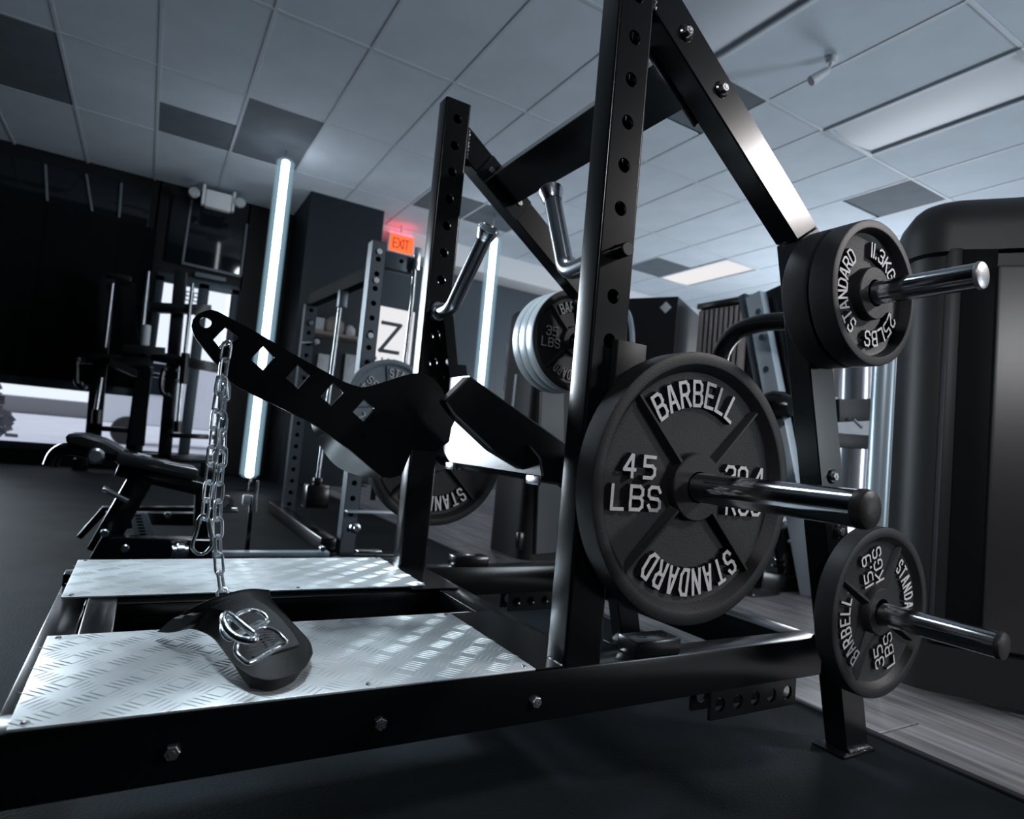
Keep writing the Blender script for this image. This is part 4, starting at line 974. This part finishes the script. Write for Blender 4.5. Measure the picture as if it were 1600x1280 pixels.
bp('seat_post', [(0.209, 2.850, 0.297), (0.274, 2.850, 0.289), (0.291, 2.850, 0.098), (0.224, 2.850, 0.098)], 2.82, 2.9)
bp('base_plate', [(-0.084, 2.700, 0.138), (-0.114, 2.700, 0.060), (0.285, 2.700, 0.037), (0.279, 2.700, 0.131)], 2.68, 2.75, m_steel)
bp('base_rail', [(-0.113, 3.200, 0.180), (-0.190, 3.200, 0.054), (-0.171, 3.200, 0.043), (-0.092, 3.200, 0.159), (0.312, 3.200, 0.170), (0.309, 3.200, 0.193)], 3.18, 3.24, m_steel, .002)
bp('base_frame', [(-0.094, 3.100, 0.177), (0.302, 3.100, 0.183), (0.308, 3.100, 0.126), (0.074, 3.100, 0.127), (-0.098, 3.100, 0.092)], 3.05, 3.1, m_steel, .002)
for q in ((-0.009, 2.670, 0.098), (0.129, 3.020, 0.173), (-0.078, 2.670, 0.152)): Part().cyl(q, (q[0], q[1]+.02, q[2]), .0145, seg=16, bev=.003).done('bolt', m_chrome2, bn)
# slotted ladder bracket
lb = bp('ladder_bracket', [(-0.008, 2.900, 0.196), (0.051, 2.900, 0.197), (0.093, 2.900, 0.096), (0.018, 2.900, 0.096)], 2.90, 2.91, m_rackblue, .0006)
for k in range(8):
    q = (0.021, 2.895, 0.187); q2 = (0.050, 2.895, 0.102); c = V(q).lerp(V(q2), k/7.)
    Part().box((c.x, 2.897, c.z), (.022, .006, .006), None, .001).done('slot', m_curtain, lb)
Part().cyl((0.139, 2.620, 0.097), (0.194, 2.620, 0.097), .022, seg=18, bev=.003).cyl((0.154, 2.620, 0.097), (0.181, 2.620, 0.097), .03, seg=18, bev=.003).done('chrome_collar', m_chrome2, bn)
# pillow block bearing and rails of the machine behind the platform
pb = thing('bearing_rail_machine', 'low black machine base with bearing block and rail highlight strip right of the chain', 'gym machine', (.5, 2.7, 0))
c = (0.307, 2.700, 0.272)
Part().lathe([(.013, 0), (.028, 0), (.031, .004), (.031, .02), (.013, .02)], c, (0, -1, 0), 28).box((c[0], c[1], c[2]-.028), (.10, .035, .018), None, .004).done('bearing_block', m_chrome2, pb)
Part().beam((0.286, 2.750, 0.062), (0.748, 2.750, 0.062), .022, .05).done('rail_top_strip', m_rackblue, pb)  # top-edge highlight of the rail, built as a pale strip
Part().beam((0.321, 2.720, 0.033), (1.116, 2.720, 0.023), .05, .05).done('base_rail', m_steel, pb)
Part().beam((0.871, 2.750, 0.073), (0.980, 2.750, 0.073), .010, .05).done('rail_top_strip', m_chrome2, pb)
Part().beam((0.438, 2.900, 0.049), (0.435, 2.900, 0.282), .018, .03).done('stay', m_steel, pb)
Part().tube([(0.448, 2.850, 0.220), (0.444, 2.850, 0.351)], .006, 8).done('threaded_rod', m_chrome2, pb)
Part().box((0.400, 2.800, 0.276), (.03, .03, .04), None, .004).done('fitting', m_white, pb)
q = (0.711, 2.700, 0.091); Part().cyl(q, (q[0], q[1]+.03, q[2]), .012, seg=14, bev=.003).done('bolt', m_chrome2, pb)

# ---- dark cabinets behind the far upright (rounded tower machine)
def tower(name, label, x0, x1, y0, y1, h, R=.08, top=.10, m=None, ang=0., c=None):
    t = thing(name, label, 'gym machine', (x0, y0, 0))
    pts = arc((x0+R, y0+R), R, 180, 270, 8)+arc((x1-R, y0+R), R, 270, 360, 8)+arc((x1-R, y1-R), R, 0, 90, 4)+arc((x0+R, y1-R), R, 90, 180, 4)
    bm = bmesh.new(); levels = [(0, 0), (h-top, 0)]+[(h-top+top*math.sin(a), top*(1-math.cos(a))*.6) for a in (.3, .6, .9, 1.2, 1.45, PI/2)]
    cx, cy = (x0+x1)/2, (y0+y1)/2; rings = []
    for z, ins in levels:
        sx = 1-ins/((x1-x0)/2); sy = 1-ins/((y1-y0)/2)
        rings.append([bm.verts.new((cx+(p[0]-cx)*sx, cy+(p[1]-cy)*sy, z)) for p in pts])
    n = len(pts)
    for A, B in zip(rings, rings[1:]):
        for i in range(n): bm.faces.new((A[i], A[(i+1) % n], B[(i+1) % n], B[i]))
    bm.faces.new(rings[-1]); bm.faces.new(list(reversed(rings[0])))
    P = Part(); P._merge(bm); P.done('shroud', m or m_plastic, t, 40); return t
ta = tower('tower_machine', 'dark rounded tower machine with grey panel behind the far plate stack', 1.80, 2.35, 2.85, 3.25, (1.622, 2.900, 1.401)[2], .07, .06)
ta['label'] = 'dark rounded tower machine with grey side panel behind the far plate stack'
Part().prism([(1.821, 2.840, 0.908)[::2], (1.967, 2.840, 0.926)[::2], (2.060, 2.840, 0.049)[::2], (1.876, 2.840, 0.036)[::2]], 2.83, 2.852, 'Y', .003).done('side_panel', mat('grey_panel', (.10, .11, .12), .5), ta)
Part().cyl((1.632, 2.800, 0.973), (1.629, 2.800, 0.789), .006, seg=8).done('edge_rod', m_rackblue, ta)
Part().box((1.766, 2.830, 0.109), (.04, .03, .09), None, .004).done('foot_block', m_steel, ta)
# narrow poster between tube lamp and tower
ps = tag(Part().box((3.177, 5.500, 1.407), (.20, .02, .50), None, .003).done('poster', mat('poster_print', (.30, .32, .38), .35, var=.5, vs=9), None), 'pale bluish poster standing between tube lamp and dark tower', 'poster')
q = (3.177, 5.500, 1.407); Part().bb(q[0]-.02, q[0]+.02, 5.50, 5.53, 0, q[2], .003).done('poster_stand', m_steel, ps)
# white board with large logo letter
bd = tag(Part().box((1.883, 5.600, 1.497), (.42, .02, .58), None, .004).done('logo_board', m_bright, None), 'white glowing board with a large dark Z shaped mark behind rack', 'sign')
bdc = V((1.875, 5.580, 1.505)); p = Part(); flat_word(p, 'Z', (bdc.x, bdc.y, bdc.z), .26, .2, 1.0, .035, .002); li = mat('logo_ink', (.10, .12, .14), .5); p.done('logo', [li, li], bd)
for k in range(4):
    Part().box((bdc.x-.12+.06*k, bdc.y-.004, bdc.z-.21), (.015, .004, .035), None, 0).done('small_letter', mat('ink', (.3, .3, .33), .5) if k == 0 else bpy.data.materials['ink'], bd)
Part().box((bdc.x, bdc.y+.02, .5), (.05, .02, 1.0), None, .004).done('board_post', m_steel, bd)
# shelf on the column with small things
s0 = (1.375, 6.600, 1.563); s1 = (1.888, 6.600, 1.603)
sf = tag(Part().box(((s0[0]+s1[0])/2+.25, 6.72, s1[2]), (1.1, .30, .035), None, .004).done('wall_shelf', m_wood, None), 'brown wall shelf on the dark column behind the rack', 'shelf')
def item(name, px, w, h, label, cat, m, rnd=False):
    zt = s1[2]+.0175
    P = Part()
    if rnd:
        P.lathe([(0, 0), (w*.45, 0), (w*.55, h*.3), (w*.5, h*.7), (w*.2, h), (0, h)], (px, 6.68, zt), (0, 0, 1), 16)
    else: P.bb(px-w/2, px+w/2, 6.62, 6.74, zt, zt+h, .008)
    tag(P.done(name, m, None), label, cat)
item('box', (1.459, 6.600, 1.631)[0], .09, .14, 'small pale box at the left end of the wall shelf', 'box', m_paper)
item('cap', (1.615, 6.600, 1.659)[0], .20, .18, 'brown rounded cap lying on the middle of the wall shelf', 'cap', m_wood, True)
item('plant_pot', (1.789, 6.600, 1.690)[0], .11, .12, 'small grey pot toward the right end of the wall shelf', 'pot', m_paper, True)
wp = thing('wall_papers', 'two sheets of paper pinned on the dark wall below the shelf', 'papers', (1.878, 6.800, 1.268))
Part().box((1.891, 6.820, 1.271), (.16, .006, .36), None, .001).done('sheet', m_paper, wp)
Part().box((1.580, 6.820, 1.310), (.12, .006, .20), None, .001).done('sheet', m_paper, wp)

# ---- large cabinet at the right edge
cab = thing('cable_tower', 'large black rounded machine cabinet filling the right edge', 'gym machine', (2.2, .95, 0))
o0 = V(1.905, .993, 0); ux = V(.66, -.75, 0).normalized(); uy = V(.75, .66, 0).normalized()
def cabp(u, v, z): return o0+ux*u+uy*v+V(0, 0, z)
W_, D_, H_ = 1.05, .30, 1.462; R = .11
pts = arc((R, R), R, 180, 270, 10)+[(.3, -.022), (.5, -.028), (.7, -.022)]+arc((W_-R, R), R, 270, 360, 6)+arc((W_-R, D_-R), R, 0, 90, 4)+arc((R, D_-R), R, 90, 180, 6)
bm = bmesh.new(); rings = []
lev = [(0.02, 0), (.03, .0), (.15, 0), (.155, .012), (H_-.19, .012), (H_-.185, -.006), (H_-.115, -.004)]+[(H_-.115+.115*math.sin(a), .115*(1-math.cos(a))*.85-.004*math.cos(a)) for a in (.25, .5, .75, 1., 1.25, 1.45, PI/2)]
for z, ins in lev:
    sx = 1-ins/(W_/2); sy = 1-ins/(D_/2)
    rings.append([bm.verts.new(cabp(W_/2+(p[0]-W_/2)*sx, D_/2+(p[1]-D_/2)*sy, z)) for p in pts])
n = len(pts)
for A, B in zip(rings, rings[1:]):
    for i in range(n): bm.faces.new((A[i], A[(i+1) % n], B[(i+1) % n], B[i]))
bm.faces.new(rings[-1]); bm.faces.new(list(reversed(rings[0])))
bmesh.ops.recalc_face_normals(bm, faces=bm.faces)
P = Part(); P._merge(bm); P.done('shroud', m_plastic, cab, 30)
def cabquad(name, u0, u1, v0, v1, z0, z1, m, bev=.006):
    c = cabp((u0+u1)/2, (v0+v1)/2, (z0+z1)/2); Rm = Matrix((ux, uy, V(0, 0, 1))).transposed()
    return Part().box(c, (u1-u0, abs(v1-v0), z1-z0), Rm, bev).done(name, m, cab)
cabquad('groove', .115, .20, -.020, .03, .16, H_-.185, m_curtain, .002)
cabquad('front_panel', .195, .99, -.036, .03, .165, H_-.235, mat('panel_plastic', (.030, .030, .033), .38, 0, .5), .010)
cabquad('pillar', .085, .118, -.018, .06, .16, H_-.18, m_plastic, .006)

# ---- machines at the right rear
b2 = thing('locker_cabinet', 'black box cabinet with small white diamond sticker behind the large plate', 'cabinet', (3.9, 4.2, 0))
l0 = (4.000, 4.583, 2.136); l1 = (4.000, 4.098, 2.087)
bxx = (3.905, 4.000, 2.051); bxr = (4.210, 4.000, 2.031)
Part().prism([(3.55, 4.75), ((4.520, 4.583, 1.900)[0]*0+(3.954, 4.050, 2.069)[0], 4.05), ((4.673, 4.450, 2.211)[0], 4.45), (4.6, 5.2)], 0, (3.954, 4.050, 2.069)[2], 'Z', .004).done('body', mat('locker_black', (.012, .013, .014), .4), b2)
c45 = math.cos(math.radians(45)); fd = V(.51, -.86, 0).normalized(); fn = V(-.86, -.51, 0).normalized()
Rs = Matrix((fd*c45+V(0, 0, c45), fn, fd*-c45+V(0, 0, c45))).transposed()
Part().box(V(3.90, 4.14, 1.97)+fn*.006, (.075, .006, .075), Rs, .001).done('diamond_sticker', m_wallw, b2)
sl = thing('slat_screen', 'pinkish wooden slat screen behind the curved black arm', 'screen', (4.400, 3.891, 1.567))
s_a = V((4.400, 4.178, 2.065)); s_b = V((4.400, 3.722, 2.055)); s_c = V((4.400, 4.151, 1.286))
for k in range(9):
    t = k/8.; p = s_a.lerp(s_b, t)
    Part().bb(4.40, 4.43, p.y-.045, p.y+.045, .1, p.z-.02, .006).done('slat', m_pinkish, sl)
Part().bb(4.44, 4.47, s_b.y-.2, s_a.y+.06, .0, s_a.z+.02, .004).done('backing', m_wallb, sl)
Part().beam(s_a+V(0, .05, .02), s_b+V(0, -.2, .02), .05, .05, (1, 0, 0)).done('top_rail', m_steel, sl)
cr = thing('cable_rack', 'pale blue steel machine upright with holes and curved black arm right of the large plate', 'gym machine', (2.9, 2.4, 0))
up0 = V((2.900, 2.367, 1.578)); up1 = V((2.900, 2.132, 0.755))
def drop(a, b): a, b = V(a), V(b); return a+(b-a)*((a.z-.001)/(a.z-b.z))
P = Part(); P.beam((2.900, 2.363, 1.581), drop((2.900, 2.363, 1.581), (2.900, 2.114, 0.722)), .10, .06, (1, 0, 0), .006); P.done('upright', m_rackblue, cr)
P = Part(); P.beam((2.950, 2.485, 1.608), (2.950, 2.232, 0.756), .05, .06, (1, 0, 0), .006); P.done('upright', m_rackgrey, cr)
P = Part(); P.beam((3.000, 2.310, 1.615), drop((3.000, 2.310, 1.615), (3.000, 2.113, 0.764)), .14, .10, (1, 0, 0), .006); P.done('dark_column', m_steel, cr)
for q in ((2.860, 2.305, 1.469), (2.860, 2.273, 1.321), (2.860, 2.230, 1.141)):
    Part().cyl(q, (q[0]-.004, q[1], q[2]), .017, seg=18).done('bolt_head', m_rackgrey, cr)
Part().tube(smooth([(2.700, 2.426, 1.120), (2.700, 2.393, 1.243), (2.700, 2.313, 1.323), (2.700, 2.199, 1.351), (2.700, 2.090, 1.354), (2.700, 1.982, 1.343)], 8), .046, 20).done('curved_arm', m_steel, cr)
Part().lathe([(0, 0), (.05, .01), (.075, .05), (.08, .10), (.07, .14)], (2.800, 2.006, 0.929), (-.2, 1, 0), 24).done('round_pad', m_steel, cr)
# column and rollers between rear leg and cabinet
cc_ = thing('cable_column', 'pale round steel column with dark cross bars and silver rollers right of the rear leg', 'gym machine', (2.0, 1.4, 0))
q = (1.787, 1.000, 0.576); q2 = (1.793, 1.000, 0.941); Part().cyl((q[0], 1.0, .0), (q[0], 1.0, 1.12), .0285, seg=32).done('round_column', mat('column_steel', (.34, .42, .48), .35, .5), cc_)
Part().beam((2.256, 1.450, 0.844), (2.565, 1.450, 0.883), .088, .06, bev=.004).done('cross_bar', m_wallb, cc_)
Part().beam((2.267, 1.450, 0.732), (2.551, 1.450, 0.745), .055, .05, bev=.004).done('cross_bar', m_wallb, cc_)
for a, b in (((2.632, 1.600, 1.116), (2.642, 1.600, 0.915)), ((2.641, 1.600, 0.739), (2.642, 1.600, 0.537))):
    Part().cyl(a, b, .062, seg=36, bev=.004).done('silver_roller', m_padgrey, cc_)
Part().cyl((2.313, 1.400, 0.818), (2.371, 1.400, 0.792), .006, seg=10).done('lever_pin', m_chrome2, cc_)
Part().cyl((2.608, 1.600, 0.502), (2.770, 1.600, 0.503), .045, seg=24, bev=.01).done('grey_pad', m_rackgrey, cc_)
Part().beam((2.662, 1.700, 1.105), (2.696, 1.700, 0.958), .03, .03).done('pale_stay', m_pinkish, cc_)
Part().cyl((2.627, 1.500, 1.108), (2.641, 1.500, 0.730), .003, seg=6).done('cable', m_chrome2, cc_)
lo = thing('roller_machine', 'black low machine with chrome rods behind the large plate, near the rear leg', 'gym machine', (1.9, 1.9, 0))
Part().cyl((2.527, 2.000, 0.001), (3.078, 2.000, -0.102), .045, seg=28, bev=.006).done('padded_roller', m_vinyl, lo)
for a, b, r in (((2.791, 2.100, 0.043), (3.078, 2.100, 0.029), .009), ((2.846, 2.100, 0.146), (2.960, 2.100, 0.138), .012), ((2.834, 2.100, 0.113), (2.974, 2.100, 0.105), .009), ((2.793, 2.100, 0.079), (2.967, 2.100, 0.068), .006)):
    Part().cyl(a, b, r, seg=14, bev=.002).done('chrome_rod', m_chrome2, lo)
for q in ((2.826, 1.950, -0.112), (2.902, 1.950, -0.123), (2.845, 2.000, 0.251)):
    Part().cyl(q, (q[0], q[1]+.02, q[2]), .009, seg=14, bev=.002).done('bolt', m_chrome2, lo)
Part().beam((2.653, 2.050, 0.061), (3.229, 2.050, -0.021), .10, .08, bev=.01).done('frame_tube', m_steel, lo)
Part().beam((2.573, 2.150, -0.256), (3.408, 2.150, -0.265), .05, .08, bev=.01).done('foot_tube', m_steel, lo)
Part().beam((2.915, 2.100, 0.323), (3.104, 2.100, -0.230), .12, .08, bev=.01).done('post', m_steel, lo)
Part().prism([(2.689, 2.300, -0.261)[::2], (2.805, 2.300, 0.148)[::2], (3.594, 2.300, 0.324)[::2], (3.651, 2.300, -0.249)[::2]], 2.26, 2.3, 'Y', .006).done('base_shroud', m_vinyl, lo)
# dark machine masses directly behind the large plate and between upright and rear leg
dk = thing('stack_machine', 'black machine with rounded pale backrest edge behind the near upright', 'gym machine', (2.4, 2.6, 0))
Part().prism([(2.38, 2.78), (2.60, 2.50), (2.72, 2.68), (2.50, 2.96)], .0, .95, 'Z', .01).done('shroud', m_plastic, dk)
P = Part(); P.tube(smooth([(2.600, 3.024, 1.020), (2.600, 3.034, 1.306), (2.600, 3.073, 1.476), (2.600, 3.145, 1.562), (2.600, 3.246, 1.594)], 6), .016, 12); P.done('pale_edge', m_rackblue, dk)
